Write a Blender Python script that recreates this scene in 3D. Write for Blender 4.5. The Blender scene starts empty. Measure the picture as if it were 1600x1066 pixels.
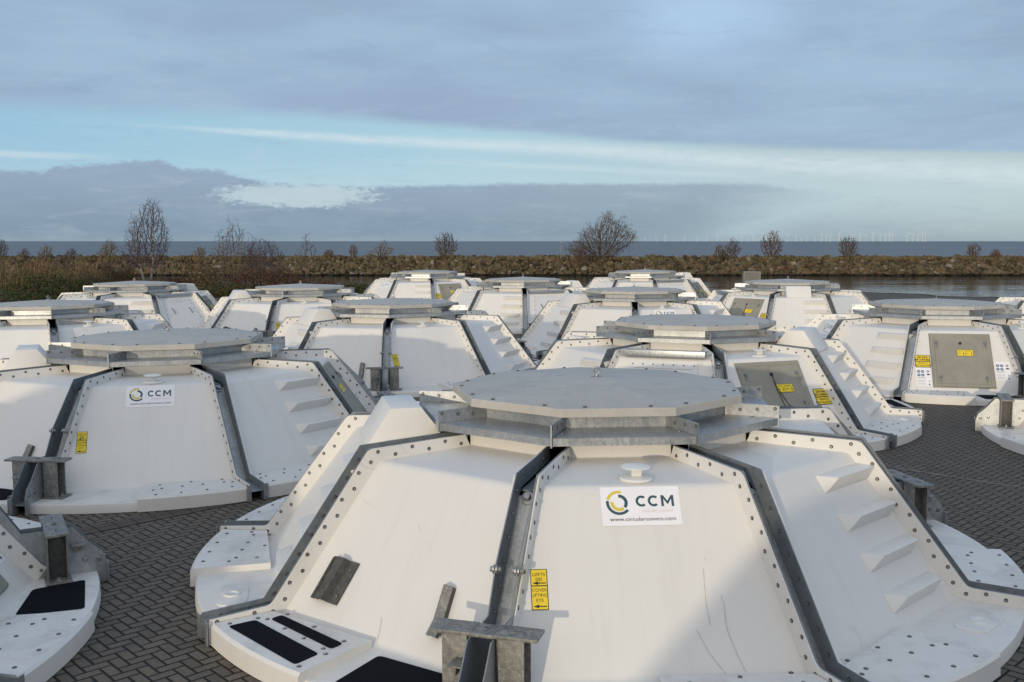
import bpy, bmesh, math, random
import numpy as np
from mathutils import Vector, Matrix
R = math.radians
random.seed(7)
SC = bpy.context.scene
COL = SC.collection
S = 3.8                      # metres per unit of cover radius

# ------------------------------------------------------------------ camera, sky, sun, exposure
cam_d = bpy.data.cameras.new('camera')
cam = bpy.data.objects.new('camera', cam_d); COL.objects.link(cam)
CAM_H = 0.8032 * S
cam.location = (0, 0, CAM_H)
cam.rotation_euler = (R(90) - math.atan(156 / 1544.5), 0, 0)
cam_d.sensor_width = 36; cam_d.lens = 34.75
cam_d.clip_start = 0.05; cam_d.clip_end = 90000
SC.camera = cam
SC.render.resolution_x = 1024; SC.render.resolution_y = 682
SC.view_settings.view_transform = 'Standard'; SC.view_settings.look = 'None'
SC.view_settings.exposure = 0.10; SC.view_settings.gamma = 1

SUN_AZ, SUN_EL = -20.5, 6.3      # azimuth from the direction straight behind the camera, negative = left
sun_dir = Vector((math.sin(R(SUN_AZ)) * math.cos(R(SUN_EL)), -math.cos(R(SUN_AZ)) * math.cos(R(SUN_EL)), math.sin(R(SUN_EL))))
sl = bpy.data.lights.new('sun', 'SUN'); sl.energy = 1.5; sl.angle = R(0.6); sl.color = (1.0, 0.85, 0.64)
so = bpy.data.objects.new('sun', sl); COL.objects.link(so)
so.rotation_euler = sun_dir.to_track_quat('Z', 'Y').to_euler()


class NT:
    """small helper to write node graphs as expressions"""
    def __init__(s, nt): s.nt = nt; s.n = nt.nodes; s.l = nt.links
    def new(s, t, **kw):
        n = s.n.new(t)
        for k, v in kw.items(): setattr(n, k, v)
        return n
    def put(s, sock, v):
        if isinstance(v, bpy.types.NodeSocket): s.l.new(v, sock)
        elif isinstance(v, (tuple, list)):
            v = tuple(v)
            if sock.type == 'RGBA' and len(v) == 3: v = v + (1,)
            sock.default_value = v
        else: sock.default_value = v
    def m(s, op, *a, clamp=False):
        n = s.new('ShaderNodeMath', operation=op); n.use_clamp = clamp
        for i, v in enumerate(a): s.put(n.inputs[i], v)
        return n.outputs[0]
    def add(s, a, b): return s.m('ADD', a, b)
    def sub(s, a, b): return s.m('SUBTRACT', a, b)
    def mul(s, a, b): return s.m('MULTIPLY', a, b)
    def mix(s, f, a, b, bt='MIX'):
        n = s.new('ShaderNodeMix', data_type='RGBA', blend_type=bt)
        s.put(n.inputs[0], f); s.put(n.inputs[6], a); s.put(n.inputs[7], b)
        return n.outputs[2]
    def mixf(s, f, a, b):
        n = s.new('ShaderNodeMix', data_type='FLOAT')
        s.put(n.inputs[0], f); s.put(n.inputs[2], a); s.put(n.inputs[3], b)
        return n.outputs[0]
    def step(s, v, a, b, lo=0.0, hi=1.0):
        n = s.new('ShaderNodeMapRange', interpolation_type='SMOOTHSTEP')
        s.put(n.inputs[0], v); s.put(n.inputs[1], a); s.put(n.inputs[2], b); s.put(n.inputs[3], lo); s.put(n.inputs[4], hi)
        return n.outputs[0]
    def lin(s, v, a, b, lo=0.0, hi=1.0):
        n = s.new('ShaderNodeMapRange'); n.clamp = True
        s.put(n.inputs[0], v); s.put(n.inputs[1], a); s.put(n.inputs[2], b); s.put(n.inputs[3], lo); s.put(n.inputs[4], hi)
        return n.outputs[0]
    def noise(s, vec, scale, detail=3, rough=0.5, dist=0.0, out=0):
        n = s.new('ShaderNodeTexNoise')
        if vec is not None: s.put(n.inputs['Vector'], vec)
        n.inputs['Scale'].default_value = scale; n.inputs['Detail'].default_value = detail
        n.inputs['Roughness'].default_value = rough; n.inputs['Distortion'].default_value = dist
        return n.outputs[out]
    def comb(s, x, y, z):
        n = s.new('ShaderNodeCombineXYZ'); s.put(n.inputs[0], x); s.put(n.inputs[1], y); s.put(n.inputs[2], z); return n.outputs[0]
    def ramp(s, v, stops, interp='LINEAR'):
        n = s.new('ShaderNodeValToRGB'); n.color_ramp.interpolation = interp
        e = n.color_ramp.elements
        while len(e) < len(stops): e.new(0.5)
        for i, (p, c) in enumerate(stops):
            e[i].position = p; e[i].color = tuple(c) + ((1,) if len(c) == 3 else ())
        s.put(n.inputs[0], v); return n.outputs[0]
    def bump(s, h, strength, dist, nrm=None):
        n = s.new('ShaderNodeBump'); n.inputs['Strength'].default_value = strength; n.inputs['Distance'].default_value = dist
        s.put(n.inputs['Height'], h)
        if nrm is not None: s.put(n.inputs['Normal'], nrm)
        return n.outputs[0]


def srgb(r, g, b):
    f = lambda c: (c / 255 / 12.92) if c <= 10.3 else ((c / 255 + 0.055) / 1.055) ** 2.4
    return (f(r), f(g), f(b))

# ---- world: nishita sky seen through procedural cloud decks, written in azimuth / elevation (degrees)
W = bpy.data.worlds.new('World'); SC.world = W; W.use_nodes = True
w = NT(W.node_tree); w.n.clear()
tc = w.new('ShaderNodeTexCoord'); sp = w.new('ShaderNodeSeparateXYZ'); w.put(sp.inputs[0], tc.outputs['Generated'])
dx, dy, dz = sp.outputs
az = w.mul(w.m('ARCTAN2', dx, dy), 180 / math.pi)
el = w.mul(w.m('ARCSINE', dz), 180 / math.pi)
PA = lambda px: math.degrees(math.atan((px - 800) / 1544.5))
PE = lambda py: (377 - py) / 1544.5 * 57.3 * 0.985
cv = w.comb(w.mul(az, 0.035), w.mul(el, 0.16), 0.0)              # stretched cloud space
cv2 = w.comb(w.mul(az, 0.10), w.mul(el, 0.30), 1.7)
n_big = w.noise(cv, 2.2, 4, 0.5, 0.3)
n_mid = w.noise(cv2, 2.6, 6, 0.6, 0.4)
n_fine = w.noise(w.comb(w.mul(az, 0.35), w.mul(el, 1.3), 4.0), 2.2, 6, 0.65, 0.2)
# clear band
clear = w.ramp(w.lin(az, -27, 27), [(0, srgb(148, 188, 212)), (0.45, srgb(164, 198, 214)), (0.75, srgb(168, 190, 200)), (1, srgb(172, 190, 196))])
clear = w.mix(w.step(el, 2.2, 5.5), w.mix(0.5, clear, srgb(188, 210, 216)), clear)
nish = w.new('ShaderNodeTexSky', sky_type='NISHITA'); nish.sun_disc = False
nish.sun_elevation = R(SUN_EL); nish.sun_rotation = math.atan2(sun_dir.x, sun_dir.y)
nish.altitude = 0; nish.air_density = 1.0; nish.dust_density = 0.6
# upper deck
e_edge = w.add(w.lin(az, PA(0), PA(700), PE(205), PE(200)), w.lin(az, PA(560), PA(1600), 0, PE(262) - PE(200)))
e_edge = w.add(e_edge, w.mul(w.sub(n_big, 0.5), 0.5))
deck_soft = w.lin(az, PA(200), PA(1000), 1.3, 0.45)
deck = w.step(el, e_edge, w.add(e_edge, deck_soft))
deck_col = w.mix(w.step(n_big, 0.30, 0.72), srgb(143, 165, 191), srgb(155, 181, 206))
ga = w.m('DIVIDE', w.sub(az, PA(1085)), 6.5); ge = w.m('DIVIDE', w.sub(el, PE(45)), 3.0)
glow = w.step(w.m('SQRT', w.add(w.mul(ga, ga), w.mul(ge, ge))), 1.25, 0.1)
deck_col = w.mix(w.mul(glow, w.lin(n_mid, 0.25, 0.7, 0.7, 1.0)), deck_col, srgb(168, 197, 226))
deck_col = w.mix(w.mul(w.step(n_mid, 0.35, 0.8), 0.22), deck_col, srgb(164, 184, 208))
ga3 = w.m('DIVIDE', w.sub(az, PA(640)), 11.0); ge3 = w.m('DIVIDE', w.sub(el, PE(168)), 1.5)
dk = w.step(w.m('SQRT', w.add(w.mul(ga3, ga3), w.mul(ge3, ge3))), 1.3, 0.2)
deck_col = w.mix(w.mul(dk, 0.6), deck_col, srgb(143, 160, 190))
# bright streak hugging the deck edge
e_st = w.add(w.lin(az, PA(180), PA(900), PE(206), PE(234)), w.lin(az, PA(900), PA(1600), 0, PE(285) - PE(234)))
dst = w.m('ABSOLUTE', w.sub(w.sub(el, e_st), w.mul(w.sub(n_big, 0.5), 0.35)))
st_w = w.lin(az, PA(200), PA(1300), 0.16, 0.95)
streak = w.mul(w.step(dst, st_w, 0.0), w.mul(w.step(az, PA(150), PA(450)), w.lin(n_fine, 0.3, 0.6, 0.55, 1.0)))
low = w.mul(w.step(w.m('ABSOLUTE', w.sub(el, PE(256))), 0.28, 0.03), w.step(az, PA(230), PA(60)))
low2 = w.mul(w.step(w.m('ABSOLUTE', w.sub(w.sub(el, PE(262)), w.lin(az, PA(700), PA(1200), 0.3, -0.6))), 0.3, 0.0), w.mul(w.step(az, PA(560), PA(760)), w.step(az, PA(1250), PA(1050))))
sky = w.mix(w.mul(streak, 0.75), clear, srgb(203, 217, 224))
sky = w.mix(w.mul(low, 0.75), sky, srgb(186, 208, 218))
sky = w.mix(w.mul(low2, 0.4), sky, srgb(196, 214, 222))
sky = w.mix(deck, sky, deck_col)
# low cloud bank over the horizon
fc = w.new('ShaderNodeFloatCurve'); cm = fc.mapping
pts = [(0, 280), (75, 279), (95, 272), (150, 268), (200, 263), (262, 259), (290, 271), (345, 272), (400, 285), (440, 291), (520, 294), (600, 293), (690, 291), (800, 287), (1000, 289), (1120, 289), (1190, 291), (1212, 296), (1240, 300), (1300, 303), (1600, 306)]
c0 = cm.curves[0]
while len(c0.points) < len(pts): c0.points.new(0.5, 0.5)
for i, (px, py) in enumerate(pts): c0.points[i].location = ((PA(px) + 30) / 60, PE(py) / 5); c0.points[i].handle_type = 'VECTOR'
cm.update()
w.put(fc.inputs['Value'], w.lin(az, -30, 30, 0, 1))
n_edge = w.noise(w.comb(w.mul(az, 0.55), w.mul(el, 1.3), 7.0), 3.2, 9, 0.70, 0.3)
e_bank = w.add(w.mul(fc.outputs[0], 5), w.mul(w.sub(n_edge, 0.5), w.lin(az, PA(100), PA(900), 0.85, 0.35)))
bank = w.mul(w.step(el, w.add(e_bank, 0.16), w.sub(e_bank, 0.16)), 0.93)
taper = w.add(az, w.mul(w.sub(el, PE(345)), -1.6))
right = w.step(w.add(taper, w.mul(w.sub(n_mid, 0.5), 3.0)), PA(1330), PA(1020))
thin = w.mul(w.step(w.m('ABSOLUTE', w.sub(el, w.add(PE(298), w.mul(w.sub(n_edge, 0.5), 0.25)))), 0.2, 0.1), w.step(az, PA(1250), PA(1215)))
right = w.m('MAXIMUM', right, w.mul(thin, 0.75))
haze = w.mul(w.step(el, 2.9, 0.2, 0, 0.75), 1.0)
bank = w.m('MAXIMUM', w.mul(bank, right), w.mul(haze, w.sub(1, right)))
fa = w.m('DIVIDE', w.sub(az, PA(468)), 4.3); fe = w.m('DIVIDE', w.sub(el, PE(307)), 0.68)
hole = w.step(w.add(w.m('SQRT', w.add(w.mul(fa, fa), w.mul(fe, fe))), w.mul(w.sub(n_edge, 0.5), 2.0)), 1.18, 0.62)
bank_col = w.mix(w.step(el, 0.3, 4.0), srgb(118, 141, 161), srgb(139, 158, 181))
bank_col = w.mix(w.lin(az, PA(700), PA(1200)), bank_col, w.mix(w.step(el, 0.3, 3.2), srgb(131, 151, 165), srgb(144, 164, 180)))
bank_col = w.mix(w.lin(az, PA(1150), PA(1560)), bank_col, w.mix(w.step(el, 0, 2.0), srgb(150, 166, 173), srgb(163, 181, 186)))
bank_col = w.mix(w.mul(w.step(n_mid, 0.35, 0.65), 0.22), bank_col, srgb(150, 168, 188))
bank = w.mul(bank, w.sub(1, w.mul(hole, 0.8)))
holec = w.mul(hole, w.step(el, PE(290), PE(296)))
sky = w.mix(bank, sky, bank_col)
sky = w.mix(w.mul(holec, 0.7), sky, srgb(184, 200, 207))
hz = w.step(el, 0.5, 0.0)
sky = w.mix(w.mul(hz, 0.45), sky, srgb(142, 160, 170))
wisp = w.noise(w.comb(w.mul(az, 0.22), w.mul(el, 1.1), 11.0), 1.6, 8, 0.68, 0.6)
sky = w.mix(w.mul(w.step(wisp, 0.50, 0.72), w.step(el, 16, 2, 0.05, 0.16)), sky, srgb(196, 208, 216))
sky = w.mix(w.mul(w.step(wisp, 0.46, 0.30), 0.14), sky, srgb(122, 142, 166))
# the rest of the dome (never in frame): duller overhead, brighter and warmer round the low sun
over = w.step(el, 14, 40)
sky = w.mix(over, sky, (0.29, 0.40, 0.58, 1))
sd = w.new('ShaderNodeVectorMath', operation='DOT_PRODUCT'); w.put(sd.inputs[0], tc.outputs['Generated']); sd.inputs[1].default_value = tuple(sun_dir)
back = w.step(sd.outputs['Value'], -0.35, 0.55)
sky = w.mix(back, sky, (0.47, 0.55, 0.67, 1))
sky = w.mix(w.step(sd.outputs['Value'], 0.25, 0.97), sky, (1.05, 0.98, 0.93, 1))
sky = w.mix(w.step(el, -0.2, -3.0), sky, (0.10, 0.11, 0.12, 1))
mx = w.new('ShaderNodeVectorMath', operation='SCALE'); w.put(mx.inputs[0], nish.outputs[0]); mx.inputs['Scale'].default_value = 0.05
bg1 = w.new('ShaderNodeBackground'); w.put(bg1.inputs[0], nish.outputs[0]); bg1.inputs[1].default_value = 0.004
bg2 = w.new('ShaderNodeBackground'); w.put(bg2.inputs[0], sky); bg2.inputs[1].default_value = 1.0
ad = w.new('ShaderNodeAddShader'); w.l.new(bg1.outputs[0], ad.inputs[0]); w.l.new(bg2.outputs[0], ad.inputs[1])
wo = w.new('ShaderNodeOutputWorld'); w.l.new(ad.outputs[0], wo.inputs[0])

# ------------------------------------------------------------------ materials
def mat(name, fn):
    m = bpy.data.materials.new(name); m.use_nodes = True
    t = NT(m.node_tree); t.n.clear()
    b = t.new('ShaderNodeBsdfPrincipled'); o = t.new('ShaderNodeOutputMaterial'); t.l.new(b.outputs[0], o.inputs[0])
    fn(t, b); return m
def setp(t, b, **kw):
    nm = dict(col='Base Color', rough='Roughness', metal='Metallic', spec='Specular IOR Level', nrm='Normal', ior='IOR', sub='Subsurface Weight')
    for k, v in kw.items(): t.put(b.inputs[nm[k]], v)
def objco(t, kind='Object'): return t.new('ShaderNodeTexCoord').outputs[kind]
def worldpos(t): return t.new('ShaderNodeNewGeometry').outputs['Position']

def simple(name, col, rough=0.5, metal=0.0, var=0.12, scale=6.0, spec=0.5):
    def f(t, b):
        p = worldpos(t); n = t.noise(p, scale, 4, 0.6)
        c = t.mix(t.lin(n, 0.3, 0.7), tuple(x * (1 - var) for x in col), tuple(min(1, x * (1 + var)) for x in col))
        setp(t, b, col=c, rough=t.lin(n, 0.3, 0.7, max(0.02, rough - 0.08), min(1, rough + 0.08)), metal=metal, spec=spec)
    return mat(name, f)

def f_gel(t, b):
    p = worldpos(t)
    n1 = t.noise(p, 0.9, 5, 0.6); n2 = t.noise(p, 7, 5, 0.65); n3 = t.noise(t.new('ShaderNodeTexCoord').outputs['Object'], 40, 3, 0.6)
    c = t.mix(t.lin(n1, 0.3, 0.7), (0.70, 0.685, 0.645), (0.755, 0.745, 0.71))
    c = t.mix(t.step(n2, 0.60, 0.78, 0, 0.22), c, (0.52, 0.50, 0.45))           # faint grime
    # grime settled on the flat skirt: only low, flat, upward faces of the moulding
    g = t.new('ShaderNodeNewGeometry'); sx = t.new('ShaderNodeSeparateXYZ'); t.put(sx.inputs[0], g.outputs['Normal'])
    o = t.new('ShaderNodeTexCoord'); so_ = t.new('ShaderNodeSeparateXYZ'); t.put(so_.inputs[0], o.outputs['Object'])
    flat = t.mul(t.step(sx.outputs[2], 0.93, 0.99), t.step(so_.outputs[2], 0.26, 0.2))
    n4 = t.noise(p, 3.2, 7, 0.7, 0.6)
    c = t.mix(t.mul(flat, t.step(n4, 0.42, 0.68, 0, 0.42)), c, (0.36, 0.35, 0.32))
    oi = t.new('ShaderNodeObjectInfo')
    c = t.mix(t.lin(oi.outputs['Random'], 0, 1, 0, 0.5), c, (0.66, 0.645, 0.61))
    ox = t.new('ShaderNodeVectorMath', operation='MULTIPLY'); t.put(ox.inputs[0], o.outputs['Object']); ox.inputs[1].default_value = (9.0, 0.55, 0.9)
    oa = t.new('ShaderNodeVectorMath', operation='ADD'); t.put(oa.inputs[0], ox.outputs[0]); t.put(oa.inputs[1], t.comb(t.mul(oi.outputs['Random'], 50), 0, 0))
    stn = t.noise(oa.outputs[0], 1.0, 6, 0.62, 0.15)
    c = t.mix(t.mul(t.step(stn, 0.50, 0.74, 0, 0.15), t.sub(1, flat)), c, (0.50, 0.475, 0.42))          # rain streaks down the slope
    vs = t.new('ShaderNodeTexVoronoi'); vs.inputs['Scale'].default_value = 2.6; t.put(vs.inputs['Vector'], t.mix(0.25, p, t.noise(p, 7, 3, 0.6, 0, 1), 'ADD'))
    c = t.mix(t.step(vs.outputs['Distance'], 0.030, 0.012, 0, 0.55), c, (0.26, 0.24, 0.22))               # small scuffs
    # sparse scratches
    wv = t.new('ShaderNodeTexVoronoi', feature='DISTANCE_TO_EDGE'); 
    wv.inputs['Scale'].default_value = 0.55
    dp = t.new('ShaderNodeVectorMath', operation='ADD'); t.put(dp.inputs[0], p); t.put(dp.inputs[1], t.noise(p, 1.2, 2, 0.5, 0, 1)); t.put(wv.inputs['Vector'], dp.outputs[0])
    sc = t.mul(t.step(wv.outputs['Distance'], 0.006, 0.001), t.step(t.noise(p, 1.1, 2), 0.60, 0.66, 0, 0.22))
    c = t.mix(sc, c, (0.33, 0.31, 0.28))
    setp(t, b, col=c, rough=t.lin(n2, 0.3, 0.8, 0.34, 0.55), spec=0.45, nrm=t.bump(t.add(t.mul(n1, 0.5), t.mul(n3, 0.02)), 0.25, 0.02))
M_GEL = mat('gelcoat', f_gel)

def f_lid(t, b):
    p = worldpos(t); o = objco(t)
    n1 = t.noise(p, 1.3, 5, 0.6); n2 = t.noise(p, 9, 5, 0.7)
    c = t.mix(t.lin(n1, 0.3, 0.7), (0.42, 0.405, 0.365), (0.48, 0.465, 0.425))
    c = t.mix(t.step(n2, 0.58, 0.75, 0, 0.3), c, (0.36, 0.35, 0.33))
    n5 = t.noise(p, 2.4, 7, 0.72, 0.8)
    c = t.mix(t.step(n5, 0.50, 0.60, 0, 0.40), c, (0.34, 0.335, 0.32)); c = t.mix(t.step(n5, 0.41, 0.36, 0, 0.35), c, (0.56, 0.55, 0.52))
    v = t.new('ShaderNodeTexVoronoi'); v.inputs['Scale'].default_value = 1.3; t.put(v.inputs['Vector'], o)
    c = t.mix(t.mul(t.step(v.outputs['Distance'], 0.10, 0.06), 0.35), c, (0.33, 0.28, 0.30))
    setp(t, b, col=c, rough=t.lin(n2, 0.3, 0.8, 0.45, 0.6), spec=0.3, nrm=t.bump(n2, 0.15, 0.01))
M_LID = mat('lid_laminate', f_lid)

def f_galv(t, b):
    p = worldpos(t)
    v = t.new('ShaderNodeTexVoronoi'); v.inputs['Scale'].default_value = 75; t.put(v.inputs['Vector'], p)
    dp = t.new('ShaderNodeVectorMath', operation='MULTIPLY'); t.put(dp.inputs[0], p); dp.inputs[1].default_value = (1, 1, 0.35)
    n = t.noise(dp.outputs[0], 34, 5, 0.7, 0.8); n2 = t.noise(p, 2.6, 5, 0.65); n3 = t.noise(dp.outputs[0], 9, 4, 0.6)
    sep = t.new('ShaderNodeSeparateColor'); t.put(sep.inputs[0], v.outputs['Color'])
    k = t.add(t.mul(sep.outputs[0], 0.16), t.add(t.mul(n, 0.5), t.mul(n3, 0.34)))
    c = t.ramp(k, [(0.30, (0.30, 0.325, 0.34)), (0.5, (0.42, 0.44, 0.45)), (0.72, (0.58, 0.59, 0.575))])
    c = t.mix(t.step(n2, 0.45, 0.72, 0, 0.45), c, (0.25, 0.265, 0.27))
    c = t.mix(t.step(t.noise(p, 5, 4, 0.7), 0.63, 0.72, 0, 0.35), c, (0.62, 0.62, 0.59))
    setp(t, b, col=c, rough=t.lin(n, 0.3, 0.7, 0.34, 0.5), metal=0.75, spec=0.5, nrm=t.bump(n, 0.08, 0.004))
M_GALV = mat('galvanised_steel', f_galv)
def f_galvd(t, b):
    p = worldpos(t); n = t.noise(p, 12, 5, 0.7, 0.6)
    c = t.mix(t.lin(n, 0.3, 0.7), (0.135, 0.160, 0.178), (0.215, 0.245, 0.265))
    setp(t, b, col=c, rough=t.lin(n, 0.3, 0.7, 0.45, 0.6), metal=0.1, nrm=t.bump(n, 0.08, 0.005))
M_STEEL = mat('dull_steel', f_galvd)
def f_galvw(t, b):
    p = worldpos(t); n = t.noise(p, 16, 6, 0.72, 1.0); n2 = t.noise(p, 55, 4, 0.7)
    c = t.ramp(t.add(t.mul(n, 0.7), t.mul(n2, 0.3)), [(0.32, (0.10, 0.105, 0.105)), (0.5, (0.22, 0.22, 0.205)), (0.68, (0.42, 0.40, 0.36))])
    setp(t, b, col=c, rough=t.lin(n, 0.3, 0.7, 0.45, 0.65), metal=0.35, nrm=t.bump(n2, 0.1, 0.004))
M_GALVW = mat('weathered_galvanising', f_galvw)
def f_galvk(t, b):
    p = worldpos(t); n = t.noise(p, 20, 6, 0.72, 0.8)
    c = t.ramp(n, [(0.3, (0.045, 0.046, 0.046)), (0.6, (0.10, 0.098, 0.090)), (0.8, (0.20, 0.19, 0.17))])
    setp(t, b, col=c, rough=0.55, metal=0.3, nrm=t.bump(n, 0.1, 0.004))
M_DARKG = mat('dark_galvanising', f_galvk)
M_BOLT = simple('bolt_washer', (0.07, 0.064, 0.058), 0.5, 0.2, 0.2, 30)
M_BOLTC = simple('bolt_head', (0.30, 0.31, 0.32), 0.35, 0.7, 0.2, 30)
def f_hatch(t, b):
    p = worldpos(t); n = t.noise(p, 2.0, 6, 0.65, 0.5); n2 = t.noise(p, 20, 4, 0.6)
    c = t.mix(t.lin(n, 0.3, 0.7), (0.235, 0.225, 0.185), (0.31, 0.30, 0.25))
    c = t.mix(t.step(n2, 0.55, 0.75, 0, 0.3), c, (0.20, 0.19, 0.165))
    setp(t, b, col=c, rough=0.6, spec=0.35, nrm=t.bump(n2, 0.1, 0.01))
M_HATCH = mat('grey_hatch', f_hatch)
M_PAD = simple('anti_slip', (0.008, 0.009, 0.013), 0.9, 0, 0.5, 70, 0.08)
M_YEL = simple('sticker_yellow', (0.80, 0.60, 0.02), 0.45, 0, 0.04, 5)
M_BLK = simple('print_black', (0.015, 0.015, 0.015), 0.5, 0, 0.1, 5)
M_WHT = simple('sticker_white', (0.82, 0.82, 0.84), 0.35, 0, 0.02, 5)
M_TEAL = simple('print_teal', (0.028, 0.075, 0.095), 0.45, 0, 0.05, 5)
M_GOLD = simple('print_gold', (0.66, 0.52, 0.06), 0.45, 0, 0.04, 5)
M_PINK = simple('print_pink', (0.72, 0.55, 0.52), 0.45, 0, 0.04, 5)
M_BLUE = simple('print_blue', (0.015, 0.10, 0.25), 0.45, 0, 0.05, 5)
M_VENT = simple('vent_plastic', (0.80, 0.79, 0.75), 0.35, 0, 0.04, 6)
M_DOOR = simple('door_laminate', (0.66, 0.66, 0.65), 0.4, 0, 0.05, 3)

# ------------------------------------------------------------------ mesh helper
class MB:
    def __init__(s): s.v = []; s.f = []; s.m = []; s.mats = []
    def mi(s, mt):
        if mt not in s.mats: s.mats.append(mt)
        return s.mats.index(mt)
    def poly(s, pts, mt):
        i = len(s.v); s.v += [tuple(p) for p in pts]; s.f.append(tuple(range(i, i + len(pts)))); s.m.append(s.mi(mt))
    def grid(s, rows, mt, flip=False):
        i0 = len(s.v); n = len(rows[0])
        for r in rows: s.v += [tuple(p) for p in r]
        k = s.mi(mt)
        for a in range(len(rows) - 1):
            for b in range(n - 1):
                q = (i0 + a * n + b, i0 + a * n + b + 1, i0 + (a + 1) * n + b + 1, i0 + (a + 1) * n + b)
                s.f.append(q[::-1] if flip else q); s.m.append(k)
    def prism(s, base, off, mt):
        """closed prism: polygon base (3D) extruded by vector off"""
        n = len(base); i = len(s.v); off = Vector(off)
        s.v += [tuple(p) for p in base] + [tuple(Vector(p) + off) for p in base]; k = s.mi(mt)
        nb = Vector((0, 0, 0))
        for a in range(n):
            p, q = Vector(base[a]), Vector(base[(a + 1) % n]); nb += p.cross(q)
        fl = nb.dot(off) > 0
        fs = [tuple(range(i, i + n))[::-1], tuple(range(i + n, i + 2 * n))] + [(i + a, i + (a + 1) % n, i + n + (a + 1) % n, i + n + a) for a in range(n)]
        for f in fs: s.f.append(f if fl else f[::-1]); s.m.append(k)
    def box(s, c, sz, mt, rot=None):
        x, y, z = [a / 2 for a in sz]
        pts = [Vector(p) for p in ((-x, -y, -z), (x, -y, -z), (x, y, -z), (-x, y, -z))]
        up = Vector((0, 0, 2 * z))
        if rot is not None: pts = [rot @ p for p in pts]; up = rot @ up
        s.prism([p + Vector(c) for p in pts], up, mt)
    def lathe(s, c, ax, prof, mt, n=12, cap=True, mts=None):
        ax = Vector(ax).normalized(); u = ax.orthogonal().normalized(); v = ax.cross(u); c = Vector(c)
        i0 = len(s.v)
        for (r, h) in prof:
            for a in range(n):
                t = 2 * math.pi * a / n
                s.v.append(tuple(c + ax * h + (u * math.cos(t) + v * math.sin(t)) * r))
        for j in range(len(prof) - 1):
            k = s.mi(mts[j] if mts else mt)
            for a in range(n):
                b = (a + 1) % n
                s.f.append((i0 + j * n + a, i0 + j * n + b, i0 + (j + 1) * n + b, i0 + (j + 1) * n + a)); s.m.append(k)
        if cap:
            s.f.append(tuple(i0 + (len(prof) - 1) * n + a for a in range(n))); s.m.append(s.mi(mts[-1] if mts else mt))
            s.f.append(tuple(i0 + a for a in range(n))[::-1]); s.m.append(s.mi(mts[0] if mts else mt))
    def bolt(s, c, ax, r=0.0172):
        h = r * 0.42
        s.lathe(c, ax, [(r, -0.002), (r * 0.92, h * 0.5), (r * 0.55, h * 0.7), (r * 0.5, h * 1.3)], M_BOLT, 8, True, [M_BOLT, M_BOLT, M_BOLTC, M_BOLTC])
    def tube(s, pts, rad, mt, n=6):
        pts = [Vector(p) for p in pts]; i0 = len(s.v); k = s.mi(mt)
        for j, p in enumerate(pts):
            d = (pts[min(j + 1, len(pts) - 1)] - pts[max(j - 1, 0)]).normalized()
            u = d.orthogonal().normalized() if j == 0 else (u - d * u.dot(d)).normalized()
            v = d.cross(u); r = rad[j] if isinstance(rad, (list, tuple)) else rad
            for a in range(n):
                t = 2 * math.pi * a / n; s.v.append(tuple(p + (u * math.cos(t) + v * math.sin(t)) * r))
        for j in range(len(pts) - 1):
            for a in range(n):
                b = (a + 1) % n
                s.f.append((i0 + j * n + a, i0 + j * n + b, i0 + (j + 1) * n + b, i0 + (j + 1) * n + a)); s.m.append(k)
        s.f.append(tuple(i0 + a for a in range(n))[::-1]); s.m.append(k)
        e = i0 + (len(pts) - 1) * n; s.f.append(tuple(e + a for a in range(n))); s.m.append(k)
    def mesh(s, name, smooth=None):
        me = bpy.data.meshes.new(name); me.from_pydata(s.v, [], s.f)
        for m_ in s.mats: me.materials.append(m_)
        me.polygons.foreach_set('material_index', s.m)
        if smooth is not None:
            me.polygons.foreach_set('use_smooth', [True] * len(s.f)); me.update()
            me.set_sharp_from_angle(angle=R(smooth))
        me.update(); return me
    def obj(s, name, parent=None, smooth=None, weld=False, bevel=None):
        me = s.mesh(name, None)
        if weld:
            bm = bmesh.new(); bm.from_mesh(me); bmesh.ops.remove_doubles(bm, verts=bm.verts, dist=0.0004)
            if bevel:
                es = [e for e in bm.edges if len(e.link_faces) == 2 and e.calc_face_angle(0) > R(25)]
                bmesh.ops.bevel(bm, geom=es, offset=bevel, segments=2, profile=0.6, affect='EDGES', clamp_overlap=True)
            bm.to_mesh(me); bm.free()
        if smooth is not None:
            me.polygons.foreach_set('use_smooth', [True] * len(me.polygons)); me.update(); me.set_sharp_from_angle(angle=R(smooth))
        o = bpy.data.objects.new(name, me); COL.objects.link(o)
        if parent: o.parent = parent
        return o

def join(a, b):
    """merge the mesh of b into a and drop b"""
    ma, mb2 = a.data, b.data; off = len(ma.materials)
    for m_ in mb2.materials: ma.materials.append(m_)
    n1, n2 = len(ma.polygons), len(mb2.polygons)
    bm = bmesh.new(); bm.from_mesh(ma); bm.from_mesh(mb2); bm.faces.ensure_lookup_table()
    for i in range(n1, n1 + n2): bm.faces[i].material_index += off
    bm.to_mesh(ma); bm.free(); bpy.data.objects.remove(b); bpy.data.meshes.remove(mb2)
def tag(o, label=None, cat=None, group=None, kind=None):
    if label: o['label'] = label
    if cat: o['category'] = cat
    if group: o['group'] = group
    if kind: o['kind'] = kind
    return o
def empty(name, loc=(0, 0, 0), rz=0):
    o = bpy.data.objects.new(name, None); COL.objects.link(o); o.location = loc; o.rotation_euler = (0, 0, rz); o.empty_display_size = 0.3
    return o
def copy_tree(o, parent=None, skip=()):
    c = o.copy(); COL.objects.link(c)
    if parent is not None: c.parent = parent; c.matrix_parent_inverse = o.matrix_parent_inverse.copy()
    for ch in list(o.children):
        if any(ch.get('opt') == k for k in skip): continue
        copy_tree(ch, c, skip)
    return c

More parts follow.
